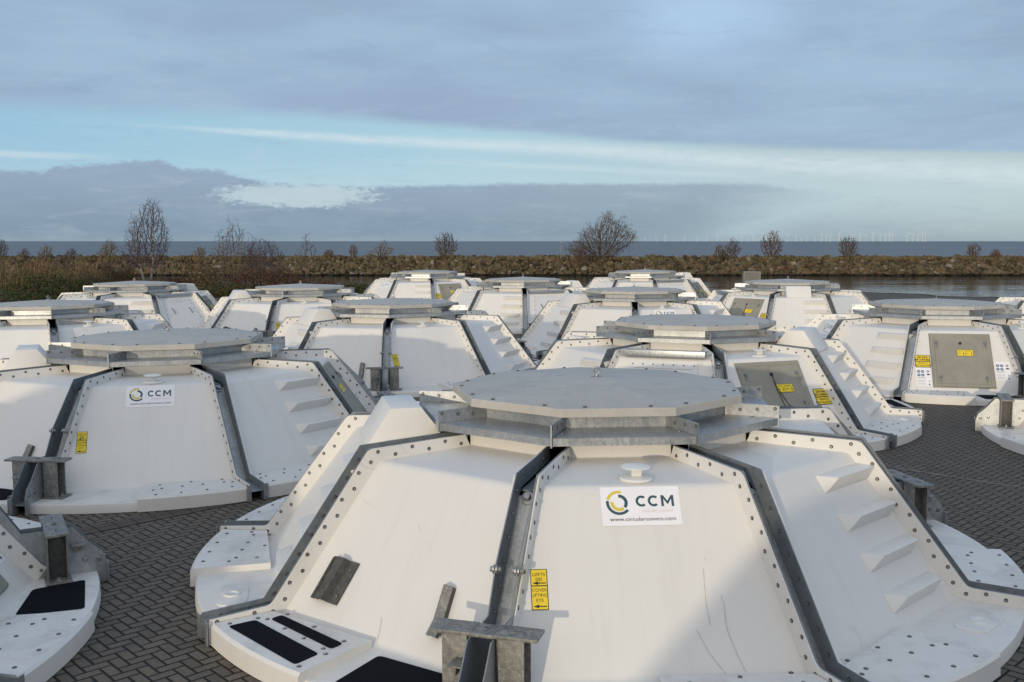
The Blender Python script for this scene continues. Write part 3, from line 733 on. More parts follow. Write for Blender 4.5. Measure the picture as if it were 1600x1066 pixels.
# ribs: twin steel plates with a floor between, in the rib's own frame (radial = -Y)
def PR(off, rho, z): return Vector((off * S, -rho * S, z * S))
def make_rib(k):
    ped = k % 3 == 0
    mb = MB(); e = 0.0015
    hi = [(0.392, 0.3640), (0.6415, 0.3585), (0.8690, 0.0585), (0.997, 0.0545)] if not ped else \
         [(0.392, 0.3640), (0.6415, 0.3585), (0.774, 0.2215), (0.823, 0.142), (0.932, 0.142), (0.966, 0.101), (0.9945, 0.074), (1.001, 0.055)]
    lo = [(0.392, 0.331), (0.612, 0.324), (0.842, 0.026), (0.975, 0.024)] if not ped else \
         [(0.392, 0.331), (0.612, 0.324), (0.745, 0.152), (0.800, 0.081), (0.842, 0.026), (0.90, 0.024), (0.94, 0.024), (0.975, 0.024)]
    for sd in (-1, 1):
        f = lambda r, z, t, sd=sd: PR(sd * t, r, z)
        tail = [(1.003, 0.048), (1.003, 0.001), (0.975, 0.001)]
        strip(mb, lo, hi, f, G - 0.0028, G - 0.0004, M_STEEL, tail=tail, mt1=M_GALV if ped else M_STEEL)  # pedestal plates: darker inner steel stands in for a dark reflection
        ax = Vector((-sd, 0, 0))
        a, b = Vector((0.629, 0.342)), Vector((0.857, 0.043))
        for i in range(8):
            p = a.lerp(b, 0.06 + 0.88 * i / 7); mb.bolt(PR(sd * (G - 0.0028), p.x + 0.003, p.y + 0.003), ax, 0.016)
        for r in (0.45, 0.52, 0.59): mb.bolt(PR(sd * (G - 0.0028), r, 0.347), ax, 0.016)
        for r in (0.90, 0.96): mb.bolt(PR(sd * (G - 0.0028), r, 0.041), ax, 0.016)
        # small return lip on the end of each plate
        mb.box(PR(sd * (G + 0.005), 1.0035, 0.027), (0.014 * S, 0.0022 * S, 0.050 * S), M_GALV)
        if ped:
            for p in ((0.7735, 0.212),):
                mb.lathe(PR(sd * (G - 0.0004), *p), (sd, 0, 0), [(0.034, 0), (0.034, 0.012), (0.020, 0.014), (0.020, 0.034)], M_BOLTC, 12)
                mb.lathe(PR(sd * (G - 0.0028), *p), (-sd, 0, 0), [(0.034, 0), (0.034, 0.012), (0.020, 0.014), (0.020, 0.034)], M_BOLTC, 12)
            for p in ((0.905, 0.052), (0.955, 0.062), (0.985, 0.058), (0.86, 0.052)):
                mb.lathe(PR(sd * (G - 0.0004), *p), (sd, 0, 0), [(0.026, 0), (0.024, 0.01), (0.014, 0.012), (0.014, 0.024)], M_BOLTC, 10)
    for m_ in (0,):
        a, b = (0.628, 0.312), (0.842, 0.033)
        g = G - 0.0028
        mb.prism([PR(-g, *a), PR(g, *a), PR(g, *b), PR(-g, *b)], Vector((0, 0.006, -0.008)), M_GALV)
        mb.prism([PR(-g, 0.842, 0.033), PR(g, 0.842, 0.033), PR(g, 0.995, 0.030), PR(-g, 0.995, 0.030)], (0, 0, -0.008), M_GALV)
        mb.lathe(PR(0, 0.633, 0.309), (0, -0.8, 0.6), [(0.05, 0), (0.05, 0.012), (0.03, 0.014), (0.022, 0.05)], M_BOLTC, 14)
        mb.box(PR(0, 0.50, 0.318), (2 * g * S, 0.22 * S, 0.004 * S), M_STEEL)
    o = mb.obj('rib', None, 30)
    o.rotation_euler = (0, 0, k * 2 * D20)
    if ped:
        mb = MB(); zt = 0.1465; rc = 0.893
        # top plate in two leaves with a spacer plate
        mb.box(PR(-0.058, rc, zt), (0.076 * S, 0.050 * S, 0.0058 * S), M_GALVW); mb.box(PR(0.058, rc, zt), (0.076 * S, 0.050 * S, 0.0058 * S), M_GALVW)
        mb.box(PR(0, rc + 0.001, zt - 0.0008), (0.0398 * S, 0.048 * S, 0.006 * S), M_GALVW)
        for x in (-0.058, 0.058):
            mb.box(PR(x, rc, zt + 0.0033), (0.024 * S, 0.0036 * S, 0.0012 * S), M_BLK)
            mb.box(PR(x + 0.02, rc - 0.012, zt + 0.0033), (0.005 * S, 0.004 * S, 0.001 * S), M_DARKG)
        mb.lathe(PR(0, rc, zt + 0.002), (0, 0, 1), [(0.026, 0), (0.022, 0.012)], M_DARKG, 6)
        for sd in (-1, 1):
            xc = sd * 0.050; h0, h1 = 0.035, zt - 0.003; hh = h1 - h0
            mb.box(PR(xc, rc + 0.0205, (h0 + h1) / 2), (0.045 * S, 0.003 * S, hh * S), M_GALVW)
            mb.box(PR(xc, rc - 0.0205, (h0 + h1) / 2), (0.045 * S, 0.003 * S, hh * S), M_GALVW)
            mb.box(PR(xc, rc, (h0 + h1) / 2), (0.003 * S, 0.038 * S, hh * S), M_DARKG)
            mb.box(PR(sd * (G + 0.0022), rc, (h0 + h1) / 2 + 0.01), (0.0036 * S, 0.036 * S, (hh - 0.02) * S), M_DARKG)
            mb.box(PR(xc + sd * 0.008, rc, 0.0336), (0.062 * S, 0.056 * S, 0.0032 * S), M_GALVW)
            mb.lathe(PR(xc + sd * 0.020, rc - 0.0, 0.0352), (0, 0, 1), [(0.03, 0), (0.028, 0.014), (0.014, 0.016), (0.014, 0.03)], M_BOLTC, 10)
        # little side shelf carried by the outer plate
        mb.box(PR(-0.036, rc + 0.047, 0.103), (0.026 * S, 0.030 * S, 0.003 * S), M_GALVW)
        mb.box(PR(-0.036, rc + 0.047, 0.094), (0.003 * S, 0.024 * S, 0.015 * S), M_GALVW)
        mb.obj('lifting_pedestal', o, 30, weld=True, bevel=0.0025)
    return o

def nine(rad, z, inset=0.0): return [Vector(((rad) * math.sin(2 * D20 * i) * S, -(rad) * math.cos(2 * D20 * i) * S, z * S)) for i in range(9)]

def build_cover(parent):
    parts = {}
    for k in range(9):
        p = make_panel(k); p.parent = parent; parts[k] = p
        ty = k % 3
        if ty == 0:
            mb, rp = raised_plate(1); mb.obj('cap_plate', p, 35)
            vent(p)
        if ty == 1:
            mb, rp = raised_plate(-1); mb.obj('cap_plate', p, 35)
            steps(p); emboss(p, 0.165, 0.893)
        if ty == 2:
            mb, rp = raised_plate(-1, CAPB8 if k == 8 else None); mb.obj('cap_plate', p, 35)
            mb = MB(); pad_poly(mb, [(0.040, 0.830), (0.200, 0.818), (0.248, 0.918), (0.058, 0.964)], 0.0308); po = mb.obj('anti_slip_pad', p)
            if k == 2: po['opt'] = 'pad_two'
        if k == 0: o = logo_sticker(p); o['opt'] = 'logo'; yellow_sticker(p)
        if k == 3:
            yellow_sticker(p)
            mb = MB(); pad_poly(mb, [(-0.235, 0.842), (-0.035, 0.842), (-0.035, 0.955), (-0.25, 0.912)], 0.0305); mb.obj('anti_slip_pad', p)
        if k == 5:
            door(p)
            mb = MB(); pad_poly(mb, [(-0.250, 0.868), (-0.03, 0.868), (-0.03, 0.965), (-0.274, 0.925)], 0.0458); mb.obj('anti_slip_pad', p)
        if k in (2, 6):
            r1 = 0.785 if k == 2 else 0.745
            h = hatch(p, r1); hatch_fittings(h, r1, k == 6)
            twin_sticker(p, -0.020 if k == 2 else 0.0, 0.678 if k == 2 else 0.683, 0.0060)
            if k == 2:
                warn_sticker(p, -0.224, 0.7177); safety_sticker(p, -0.2255, 0.7815); safety_sticker(p, 0.152, 0.7565)
            else: warn_sticker(p, 0.166, 0.7195)
        if k == 7: dormer(p)
        if k == 8:
            rung(p)
            for q in ([(-0.276, 0.931), (-0.258, 0.878), (-0.030, 0.915), (-0.030, 0.972)], [(-0.238, 0.856), (-0.236, 0.829), (-0.028, 0.856), (-0.028, 0.886)]):
                mb = MB(); pad_poly(mb, q, 0.0458, 0.009); mb.obj('anti_slip_pad', p)
    for k in range(9):
        r = make_rib(k); r.parent = parent
    # shelf trays and brackets
    for k in range(9):
        mb = MB(); a = D20; g = 0.003
        def seg(rad, z, s_): return P(s_ * (rad * S20 - g), rad * C20, z)
        ri, ro, zt, zb = 0.328, 0.4545, 0.391, 0.3742
        for z, fl in ((zt, 0), (zt - 0.003, 1)):
            q = [seg(ri, z, -1), seg(ri, z, 1), seg(ro, z, 1), seg(ro, z, -1)]; mb.poly(q if fl else q[::-1], M_GALV)
        mb.poly([seg(ro, zb, -1), seg(ro, zb, 1), seg(ro, zt, 1), seg(ro, zt, -1)], M_GALV)
        mb.poly([seg(ro - 0.003, zb, 1), seg(ro - 0.003, zb, -1), seg(ro - 0.003, zt - 0.003, -1), seg(ro - 0.003, zt - 0.003, 1)], M_GALV)
        mb.poly([seg(ro, zb, 1), seg(ro, zb, -1), seg(ro - 0.003, zb, -1), seg(ro - 0.003, zb, 1)], M_GALV)
        for s_ in (-1, 1): mb.poly([seg(ro - 0.003, zb, s_), seg(ro, zb, s_), seg(ro, zt, s_), seg(ro - 0.003, zt, s_)], M_GALV)
        for s_ in (-1, 1): mb.bolt(P(s_ * (0.40 * S20 - 0.010), 0.40 * C20, zt), (0, 0, 1), 0.014)
        o = mb.obj('shelf_tray', parent); o.rotation_euler = (0, 0, (k + 0.5) * 2 * D20)
        mb = MB(); t = 0.0022
        mb.prism([PR(-t / 2, r, z) for r, z in ((0.329, 0.3706), (0.4565, 0.3706), (0.4565, 0.4195), (0.329, 0.4195))], (t * S, 0, 0), M_GALV)
        for s_ in (-1, 1):
            for r, z in ((0.447, 0.4125), (0.405, 0.408), (0.365, 0.405), (0.447, 0.3815)): mb.bolt(PR(s_ * t / 2, r, z), (s_, 0, 0), 0.017)
        o = mb.obj('shelf_bracket', parent, 30); o.rotation_euler = (0, 0, k * 2 * D20)
    mb = MB(); lo_, hi_ = nine(0.3275, 0.37), nine(0.3275, 0.4205)
    for i in range(9): j = (i + 1) % 9; mb.poly([lo_[i], lo_[j], hi_[j], hi_[i]], M_GALV)
    mb.obj('neck_ring', parent)
    # lid
    mb = MB()
    r0, r1, r2 = nine(0.364, 0.4202), nine(0.369, 0.4202), nine(0.3685, 0.4395)
    ap = Vector((0, 0, 0.4625 * S)); mb_apex = []
    r3 = nine(0.350, 0.4410)
    for i in range(9):
        j = (i + 1) % 9
        mb.poly([r1[i], r1[j], r2[j], r2[i]], M_LID); mb.poly([r2[i], r2[j], r3[j], r3[i]], M_LID); mb.poly([r3[i], r3[j], ap], M_LID)
    mb.poly(r1[::-1], M_LID)
    lid = mb.obj('lid', parent, 1.2, weld=True, bevel=0.006)
    mb = MB()
    for i in range(9):
        j = (i + 1) % 9
        for t in (0.2, 0.8): mb.bolt(r3[i].lerp(r3[j], t) * 1.012 + Vector((0, 0, -0.017)), (0, 0, 1), 0.018)
    join(lid, mb.obj('lid_bolts', None, 30))
    mb = MB()
    mb.lathe(ap + Vector((0, 0, -0.012)), (0, 0, 1), [(0.06, 0), (0.056, 0.012), (0.022, 0.016), (0.018, 0.035)], M_BOLTC, 14)
    pts = [ap + Vector((0.030 * math.sin(t), 0, 0.056 + 0.030 * math.cos(t))) for t in [2 * math.pi * i / 14 for i in range(15)]]
    mb.tube(pts, 0.009, M_BOLTC, 6)
    mb.obj('eye_bolt', lid, 40)

SX = 0.0052
tilt = Matrix.Rotation(-math.atan(SX), 4, 'Y')
def yz(x, y=0): return SX * x
proto = empty('circular_cover')
build_cover(proto)

COVERS = [  # x, y (units), phi, logo?, label
 (0.216, 2.474, -0.294, True, 'nearest and largest white cover, CCM logo facing the camera, black pads at its left foot'),
 (-1.349, 3.860, -0.112, True, 'shaded cover behind the left paving, CCM logo in front, steel pedestal left of it'),
 (-0.719, 6.025, 0.059, False, 'white cover in the middle without a logo, small yellow sticker beside its pedestal'),
 (0.835, 4.525, 2.069, True, 'white cover right behind the nearest lid, steel cross beam and large grey hatch facing us'),
 (2.444, 5.683, -1.962, True, 'white cover whose grey hatch is flanked by white safety stickers, at the right edge'),
 (0.108, 9.534, 2.805, True, 'far white cover with four steps facing us, just left of the tall logo cover'),
 (-3.451, 9.046, 3.394, True, 'far left white cover showing a white service door with two black handles'),
 (0.915, 7.398, -0.110, True, 'white cover in the middle distance with a small dark logo half hidden by a lid'),
 (2.428, 8.694, 0.933, True, 'white cover by the water with its box housing standing straight in front of the lid'),
 (-1.030, 12.073, -1.228, True, 'farthest cover left of centre, two steps facing us and a grey hatch to their right'),
 (1.586, 11.794, 2.829, True, 'farthest cover right of centre, against the rocks with its box housing behind the lid'),
 (-1.754, 8.213, -0.096, False, 'white cover left of centre with low box housing beside its lid, bushes behind'),
 (-2.836, 6.045, 0.470, False, 'white cover cut by the left edge, its lid lower than the far left one'),
 (4.30, 7.25, 0.05, False, 'sliver of a cover on the right edge beyond the cover with safety stickers'),
 (-1.85, 1.82, -0.011, True, 'cover in the bottom left corner showing only its foot, black pad and steel pedestal'),
 (2.889, 3.754, 0.164, True, 'cover on the right edge showing only its low foot and sunlit steel plate'),
]
for i, (cx, cy, ph, lg, lab) in enumerate(COVERS):
    o = proto if i == 0 else copy_tree(proto, None, () if lg else ('logo',))
    x, y = cx * S, cy * S
    o.matrix_world = Matrix.Translation((x, y, yz(x))) @ tilt @ Matrix.Rotation(ph, 4, 'Z')
    tag(o, lab, 'cover', 'white circular covers laid out on the yard')

M_SCUF = simple('scuff', (0.52, 0.50, 0.46), 0.6, 0, 0.2, 20)
SCUFFS = {0: [[(0.105, 0.685), (0.1028, 0.7052), (0.1013, 0.7217), (0.1038, 0.7477)],[(0.1352, 0.7221), (0.1329, 0.7384), (0.134, 0.7545), (0.146, 0.7799), (0.1564, 0.797)],[(0.0777, 0.7522), (0.0945, 0.7761), (0.1195, 0.798)],[(0.11, 0.6731), (0.1124, 0.6776)],[(0.1311, 0.7155), (0.1318, 0.7221)]], 8: [[(-0.0092, 0.7716), (-0.0023, 0.7814), (0.0009, 0.7899), (0.0034, 0.8019), (0.0052, 0.808)],[(-0.0144, 0.6557), (-0.0043, 0.6624), (-0.0041, 0.6655)]]}
for ch in list(proto.children):
    kk = round(math.degrees(ch.rotation_euler.z) / 40 - 0.5)
    if ch.name.startswith('wall_panel') and kk in SCUFFS:
        mb = MB()
        for st_ in SCUFFS[kk]:
            for i in range(len(st_) - 1):
                (l0, r0_), (l1, r1_) = st_[i], st_[i + 1]; w0 = 0.0006
                mb.poly([slope(l0 - w0, r0_, 0.0002), slope(l0 + w0, r0_, 0.0002), slope(l1 + w0, r1_, 0.0002), slope(l1 - w0, r1_, 0.0002)], M_SCUF)
        mb.obj('scuff_marks', ch)
for ch in list(proto.children):
    for g in list(ch.children):
        if g.get('opt') == 'pad_two': bpy.data.objects.remove(g)
# ------------------------------------------------------------------ ground
def f_pave(t, b):
    p = worldpos(t); mp = t.new('ShaderNodeMapping'); t.put(mp.inputs['Vector'], p)
    mp.inputs['Rotation'].default_value = (0, 0, -R(43.5)); s_ = 1 / 0.095; mp.inputs['Scale'].default_value = (s_, s_, s_)
    wob = t.noise(p, 2.0, 2, 0.5, 0, 1)
    va = t.new('ShaderNodeVectorMath', operation='MULTIPLY_ADD'); t.put(va.inputs[0], wob); va.inputs[1].default_value = (0.12, 0.12, 0); t.put(va.inputs[2], mp.outputs[0])
    sp_ = t.new('ShaderNodeSeparateXYZ'); t.put(sp_.inputs[0], va.outputs[0]); X, Y = sp_.outputs[0], sp_.outputs[1]
    i, j = t.m('FLOOR', X), t.m('FLOOR', Y); fx, fy = t.sub(X, i), t.sub(Y, j)
    k = t.m('FLOORED_MODULO', t.sub(i, j), 4.0)
    is_ = lambda v: t.m('COMPARE', k, float(v), 0.3)
    k0, k1, k2, k3 = is_(0), is_(1), is_(2), is_(3)
    L, Rr, B, T = fx, t.sub(1, fx), fy, t.sub(1, fy)
    L = t.add(L, t.mul(k1, 9)); Rr = t.add(Rr, t.mul(k0, 9)); B = t.add(B, t.mul(k2, 9)); T = t.add(T, t.mul(k3, 9))
    d = t.m('MINIMUM', t.m('MINIMUM', L, Rr), t.m('MINIMUM', B, T))
    idv = t.comb(t.sub(i, k1), t.sub(j, k2), 0.0)
    wn = t.new('ShaderNodeTexWhiteNoise', noise_dimensions='3D'); t.put(wn.inputs['Vector'], idv)
    rnd_ = wn.outputs['Value']
    body = t.mix(rnd_, (0.128, 0.108, 0.084), (0.200, 0.168, 0.128))
    sep = t.new('ShaderNodeSeparateColor'); t.put(sep.inputs[0], wn.outputs['Color'])
    body = t.mix(t.mul(t.step(sep.outputs[0], 0.7, 1.0), 0.5), body, (0.105, 0.082, 0.072))
    n1 = t.noise(p, 60, 4, 0.7); n2 = t.noise(p, 1.1, 5, 0.6)
    body = t.mix(t.step(n1, 0.38, 0.62, 0, 0.7), body, (0.078, 0.066, 0.052)); body = t.mix(t.step(t.noise(p, 95, 3, 0.7), 0.60, 0.72, 0, 0.5), body, (0.20, 0.19, 0.165))
    body = t.mix(t.step(n2, 0.42, 0.7, 0, 0.35), body, (0.115, 0.110, 0.095))
    n5 = t.noise(p, 0.45, 6, 0.7, 0.8)
    body = t.mix(t.step(n5, 0.55, 0.66, 0, 0.5), body, (0.048, 0.045, 0.040))
    body = t.mix(t.step(t.noise(p, 0.7, 5, 0.7, 0.5), 0.60, 0.72, 0, 0.5), body, (0.17, 0.155, 0.125))
    jw = 0.105
    jm = t.step(d, jw * 0.55, jw * 1.25)
    col = t.mix(jm, (0.010, 0.009, 0.008), body)
    hgt = t.add(t.mul(t.step(d, 0.02, 0.16), 1.0), t.add(t.mul(n1, 0.12), t.mul(rnd_, 0.12)))
    setp(t, b, col=col, rough=0.78, spec=0.3, nrm=t.bump(hgt, 0.9, 0.008))
M_PAVE = mat('herringbone_paving', f_pave)
def f_soldier(t, b):
    p = objco(t); sp_ = t.new('ShaderNodeSeparateXYZ'); t.put(sp_.inputs[0], p)
    X = t.m('DIVIDE', sp_.outputs[0], 0.21); Y = t.m('DIVIDE', sp_.outputs[1], 0.14)
    fx = t.m('FRACT', X); fy = t.m('FRACT', Y)
    d = t.m('MINIMUM', t.mul(t.m('MINIMUM', fx, t.sub(1, fx)), 1.5), t.m('MINIMUM', fy, t.sub(1, fy)))
    n = t.noise(p, 30, 4, 0.7)
    c = t.mix(t.lin(n, 0.3, 0.7), (0.075, 0.060, 0.050), (0.115, 0.093, 0.078))
    c = t.mix(t.step(d, 0.02, 0.07), (0.010, 0.009, 0.008), c)
    setp(t, b, col=c, rough=0.8, spec=0.3, nrm=t.bump(t.step(d, 0.01, 0.1), 0.7, 0.008))
M_SOLD = mat('soldier_paving', f_soldier)
def f_soil(t, b):
    p = worldpos(t); n = t.noise(p, 0.6, 6, 0.65); n2 = t.noise(p, 6, 5, 0.7)
    c = t.ramp(t.add(t.mul(n, 0.6), t.mul(n2, 0.4)), [(0.3, (0.035, 0.040, 0.018)), (0.5, (0.075, 0.070, 0.035)), (0.7, (0.11, 0.085, 0.05))])
    setp(t, b, col=c, rough=0.95, spec=0.1, nrm=t.bump(n2, 0.6, 0.08))
M_SOIL = mat('rough_ground', f_soil)

mb = MB()
yard_pts = [(-70, -60), (70, -60), (70, 36), (46.5, 40.5), (26.1, 50.4), (22.5, 52.8), (22.5, 54.7), (20.1, 57.0), (14, 58.0), (-8, 60), (-24, 56), (-40, 52), (-70, 48)]
mb.poly([(x, y, SX * x) for x, y in yard_pts], M_PAVE)
tag(mb.obj('paved_ground'), 'herringbone block paving of the yard', None, None, 'structure')
# land beyond the paving, sloping to the water, with a quay face
mb = MB(); n = len(yard_pts)
outer = [(-70, -60), (70, -60), (71, 37), (47.5, 42.0), (26.9, 51.3), (23.4, 53.6), (23.4, 55.4), (20.6, 58.0), (14, 59.2), (0, 65), (-12, 71), (-24, 73), (-44, 74), (-75, 74)]
inner = [yard_pts[i] for i in (2, 3, 4, 5, 6, 7, 8, 9, 10, 11, 12)]
oo = [(71, 36.6), (47.2, 41.4), (26.6, 51.0), (23.0, 53.2), (23.0, 55.1), (20.5, 57.6), (14, 58.7), (-8, 61.5), (-24, 63.5), (-42, 66), (-75, 66)]
bt = [(71.2, 37.2), (47.6, 42.2), (27.0, 51.8), (23.4, 54), (23.4, 55.6), (20.9, 58.3), (14, 59.6), (-8, 63.5), (-24, 65.5), (-42, 68), (-75, 68)]
r0_ = [(x, y, SX * x - 0.004) for x, y in inner]; r1_ = [(x, y, SX * x + (0.0 if i < 7 else 0.05)) for i, (x, y) in enumerate(oo)]; r2_ = [(x, y, -2.3) for x, y in bt]
mb.grid([r0_, r1_, r2_], M_SOIL, True)
tag(mb.obj('ground'), 'rough verge between the paving and the water', None, None, 'structure')
# straight drainage course of blocks crossing the yard
p0, p1 = Vector((-4.65, 10.19)), Vector((-3.68, 11.12)); dr = (p1 - p0).normalized(); ang = math.atan2(dr.y, dr.x)
mb = MB()
mb.poly([(-9, -0.14, 0), (12, -0.14, 0), (12, 0.14, 0), (-9, 0.14, 0)], M_SOLD)
o = mb.obj('drainage_path'); c = (p0 + p1) / 2; o.matrix_world = Matrix.Translation((c.x, c.y, SX * c.x + 0.004)) @ tilt @ Matrix.Rotation(ang, 4, 'Z')
tag(o, 'straight course of brown blocks beside the herringbone paving', None, None, 'structure')
mb = MB(); a, b_ = Vector((4.2, 13.9)), Vector((7.4, 10.85)); d_ = (b_ - a).normalized(); n_ = Vector((-d_.y, d_.x)) * 0.03
def f_line(t, b):
    n = t.noise(worldpos(t), 9, 4, 0.8); c = t.mix(t.step(n, 0.4, 0.6), (0.10, 0.095, 0.085), (0.20, 0.19, 0.17)); setp(t, b, col=c, rough=0.8)
M_LINE = mat('worn_line', f_line)
mb.poly([(p.x, p.y, SX * p.x + 0.004) for p in (a - n_, b_ - n_, b_ + n_, a + n_)], M_LINE)
tag(mb.obj('marking_line'), 'worn pale line on the paving', None, None, 'structure')

# ------------------------------------------------------------------ water
def f_harb(t, b):
    p = worldpos(t); v = t.new('ShaderNodeVectorMath', operation='MULTIPLY'); t.put(v.inputs[0], p); v.inputs[1].default_value = (0.35, 1.0, 1.0)
    n = t.noise(v.outputs[0], 1.0, 4, 0.55, 0.4); n2 = t.noise(v.outputs[0], 0.16, 3, 0.5)
    setp(t, b, col=(0.012, 0.018, 0.02), rough=0.04, ior=1.33, spec=0.5, nrm=t.bump(t.mul(n, t.lin(n2, 0.35, 0.65, 0.2, 1.0)), 0.26, 0.27))
def f_sea(t, b):
    p = worldpos(t); v = t.new('ShaderNodeVectorMath', operation='MULTIPLY'); t.put(v.inputs[0], p); v.inputs[1].default_value = (0.5, 1.0, 1.0)
    n = t.noise(v.outputs[0], 0.5, 5, 0.6, 0.4); n2 = t.noise(t.mix(1.0, v.outputs[0], (0.12, 1.0, 1.0), 'MULTIPLY'), 0.02, 6, 0.65)
    c = t.mix(t.lin(n2, 0.35, 0.65), (0.135, 0.163, 0.186), (0.175, 0.205, 0.225))
    setp(t, b, col=c, rough=0.55, ior=1.33, spec=0.25, nrm=t.bump(n, 0.5, 0.6))
M_HARB = mat('harbour_water', f_harb); M_SEA = mat('sea_water', f_sea)
ZW = -2.0
mb = MB(); mb.poly([(-400, -60, ZW), (400, -60, ZW), (400, 153, ZW), (-400, 153, ZW)], M_HARB)
tag(mb.obj('harbour_water'), 'calm harbour water between the yard and the rocks', None, None, 'structure')
mb = MB(); mb.poly([(-60000, 153, ZW), (60000, 153, ZW), (60000, 70000, ZW), (-60000, 70000, ZW)], M_SEA)
tag(mb.obj('sea'), 'open grey blue sea reaching the horizon', None, None, 'structure')

# ------------------------------------------------------------------ breakwater of rocks
rng = np.random.default_rng(3)
def ico(sub):
    bm = bmesh.new(); bmesh.ops.create_icosphere(bm, subdivisions=sub, radius=1)
    v = np.array([x.co[:] for x in bm.verts]); f = np.array([[q.index for q in x.verts] for x in bm.faces]); bm.free(); return v, f
IV, IF = ico(1)
def f_rock(t, b):
    at = t.new('ShaderNodeAttribute'); at.attribute_name = 'tint'
    p = worldpos(t); n = t.noise(p, 2.5, 5, 0.7); n2 = t.noise(p, 0.25, 3, 0.6)
    c = t.ramp(at.outputs['Fac'], [(0.0, (0.036, 0.030, 0.020)), (0.35, (0.085, 0.070, 0.040)), (0.65, (0.132, 0.108, 0.060)), (0.9, (0.125, 0.080, 0.045)), (1.0, (0.24, 0.22, 0.185))])
    c = t.mix(t.step(n, 0.45, 0.7, 0, 0.5), c, (0.065, 0.064, 0.030))
    c = t.mix(t.step(n2, 0.45, 0.65, 0, 0.35), c, (0.10, 0.060, 0.035))
    sp_ = t.new('ShaderNodeSeparateXYZ'); t.put(sp_.inputs[0], p)
    c = t.mix(t.step(sp_.outputs[2], ZW + 0.35, ZW + 0.15), c, (0.020, 0.018, 0.014))
    setp(t, b, col=c, rough=0.9, spec=0.2, nrm=t.bump(n, 0.5, 0.1))
M_ROCK = mat('rock', f_rock)
def rocks(name, n, fx, mtl):
    V, F, T = [], [], []
    for i in range(n):
        x, y, z, s_ = fx(i)
        q = IV.copy()
        q *= (1 + rng.uniform(-0.28, 0.22, (len(q), 1)))
        sc = s_ * np.array([rng.uniform(0.8, 1.35), rng.uniform(0.7, 1.1), rng.uniform(0.55, 0.85)])
        a = rng.uniform(0, 6.28, 3); ca, sa = np.cos(a), np.sin(a)
        Rz = np.array([[ca[0], -sa[0], 0], [sa[0], ca[0], 0], [0, 0, 1]]); Rx = np.array([[1, 0, 0], [0, ca[1], -sa[1]], [0, sa[1], ca[1]]])
        q = (q * sc) @ Rx.T @ Rz.T + np.array([x, y, z])
        F.append(IF + sum(len(v) for v in V[-1:]) * 0 + i * len(IV)); V.append(q); T += [rng.random()] * len(IV)
    V = np.concatenate(V); F = np.concatenate(F)
    me = bpy.data.meshes.new(name); me.from_pydata(V.tolist(), [], F.tolist()); me.materials.append(mtl)
    at = me.attributes.new('tint', 'FLOAT', 'POINT'); at.data.foreach_set('value', T); me.update()
    o = bpy.data.objects.new(name, me); COL.objects.link(o); return o
BW_TOP = 0.45
def bw_rock(i):
    x = rng.uniform(-98, 98); u = rng.uniform(0, 1) ** 0.85
    if rng.random() < 0.30: y = rng.uniform(149.5, 153.5); z = BW_TOP - 0.1 + rng.uniform(-0.2, 0.25) - (0.0)
    else: y = 145.6 + 4.6 * u; z = ZW - 0.1 + (BW_TOP - ZW - 0.1) * u + rng.uniform(-0.15, 0.2)
    return x, y, z, 0.20 + 0.42 * rng.random() ** 1.6
o = rocks('rock_armour', 10500, bw_rock, M_ROCK)
tag(o, 'long mound of brown rocks forming the breakwater', None, None, 'stuff')
mb = MB(); sec = [(145.2, ZW - 0.6), (149.6, BW_TOP - 0.45), (153.6, BW_TOP - 0.45), (158, ZW - 0.6)]
mb.prism([(-420, y, z) for y, z in sec], (840, 0, 0), M_ROCK)
tag(mb.obj('breakwater'), 'low breakwater bank carrying the rocks between harbour and sea', 'breakwater')

rg = random.Random(9); mb = MB(); M_BWG = simple('breakwater_grass', (0.15, 0.12, 0.055), 0.9, 0, 0.45, 0.6, 0.1)
for i in range(9000):
    x = rg.uniform(-95, 95)
    if math.sin(x * 0.37) + math.sin(x * 0.13 + 1) + math.sin(x * 1.3) * .4 < rg.uniform(-1.6, 1.3): continue
    y = rg.uniform(148.6, 151.5); h_ = rg.uniform(0.25, 0.75); z = BW_TOP - 0.15; t_ = Vector((rg.uniform(-.25, .25), rg.uniform(-.2, .2), h_)); q = Vector((x, y, z)); w2 = Vector((0.035, 0, 0))
    mb.poly([q - w2, q + w2, q + t_], M_BWG)
tag(mb.obj('grass'), 'dry grass growing between the rocks along the breakwater crest', None, None, 'stuff')
# ------------------------------------------------------------------ bare trees
def f_bark(c0, c1):
    def f(t, b):
        n = t.noise(worldpos(t), 5, 4, 0.6); setp(t, b, col=t.mix(t.lin(n, 0.3, 0.7), c0, c1), rough=0.9, spec=0.15)
    return f
M_BARK = mat('bark_brown', f_bark((0.085, 0.065, 0.050), (0.16, 0.125, 0.095)))
M_TWIG = mat('twig_grey', f_bark((0.075, 0.060, 0.050), (0.135, 0.108, 0.088)))
M_RUST = mat('twig_rust', f_bark((0.090, 0.058, 0.040), (0.155, 0.100, 0.066)))
M_TAN = mat('twig_tan', f_bark((0.13, 0.10, 0.058), (0.22, 0.17, 0.095)))
M_PURP = mat('twig_purple', f_bark((0.075, 0.055, 0.060), (0.13, 0.10, 0.11)))
M_BIRCH = mat('bark_birch', f_bark((0.22, 0.20, 0.18), (0.42, 0.39, 0.36)))

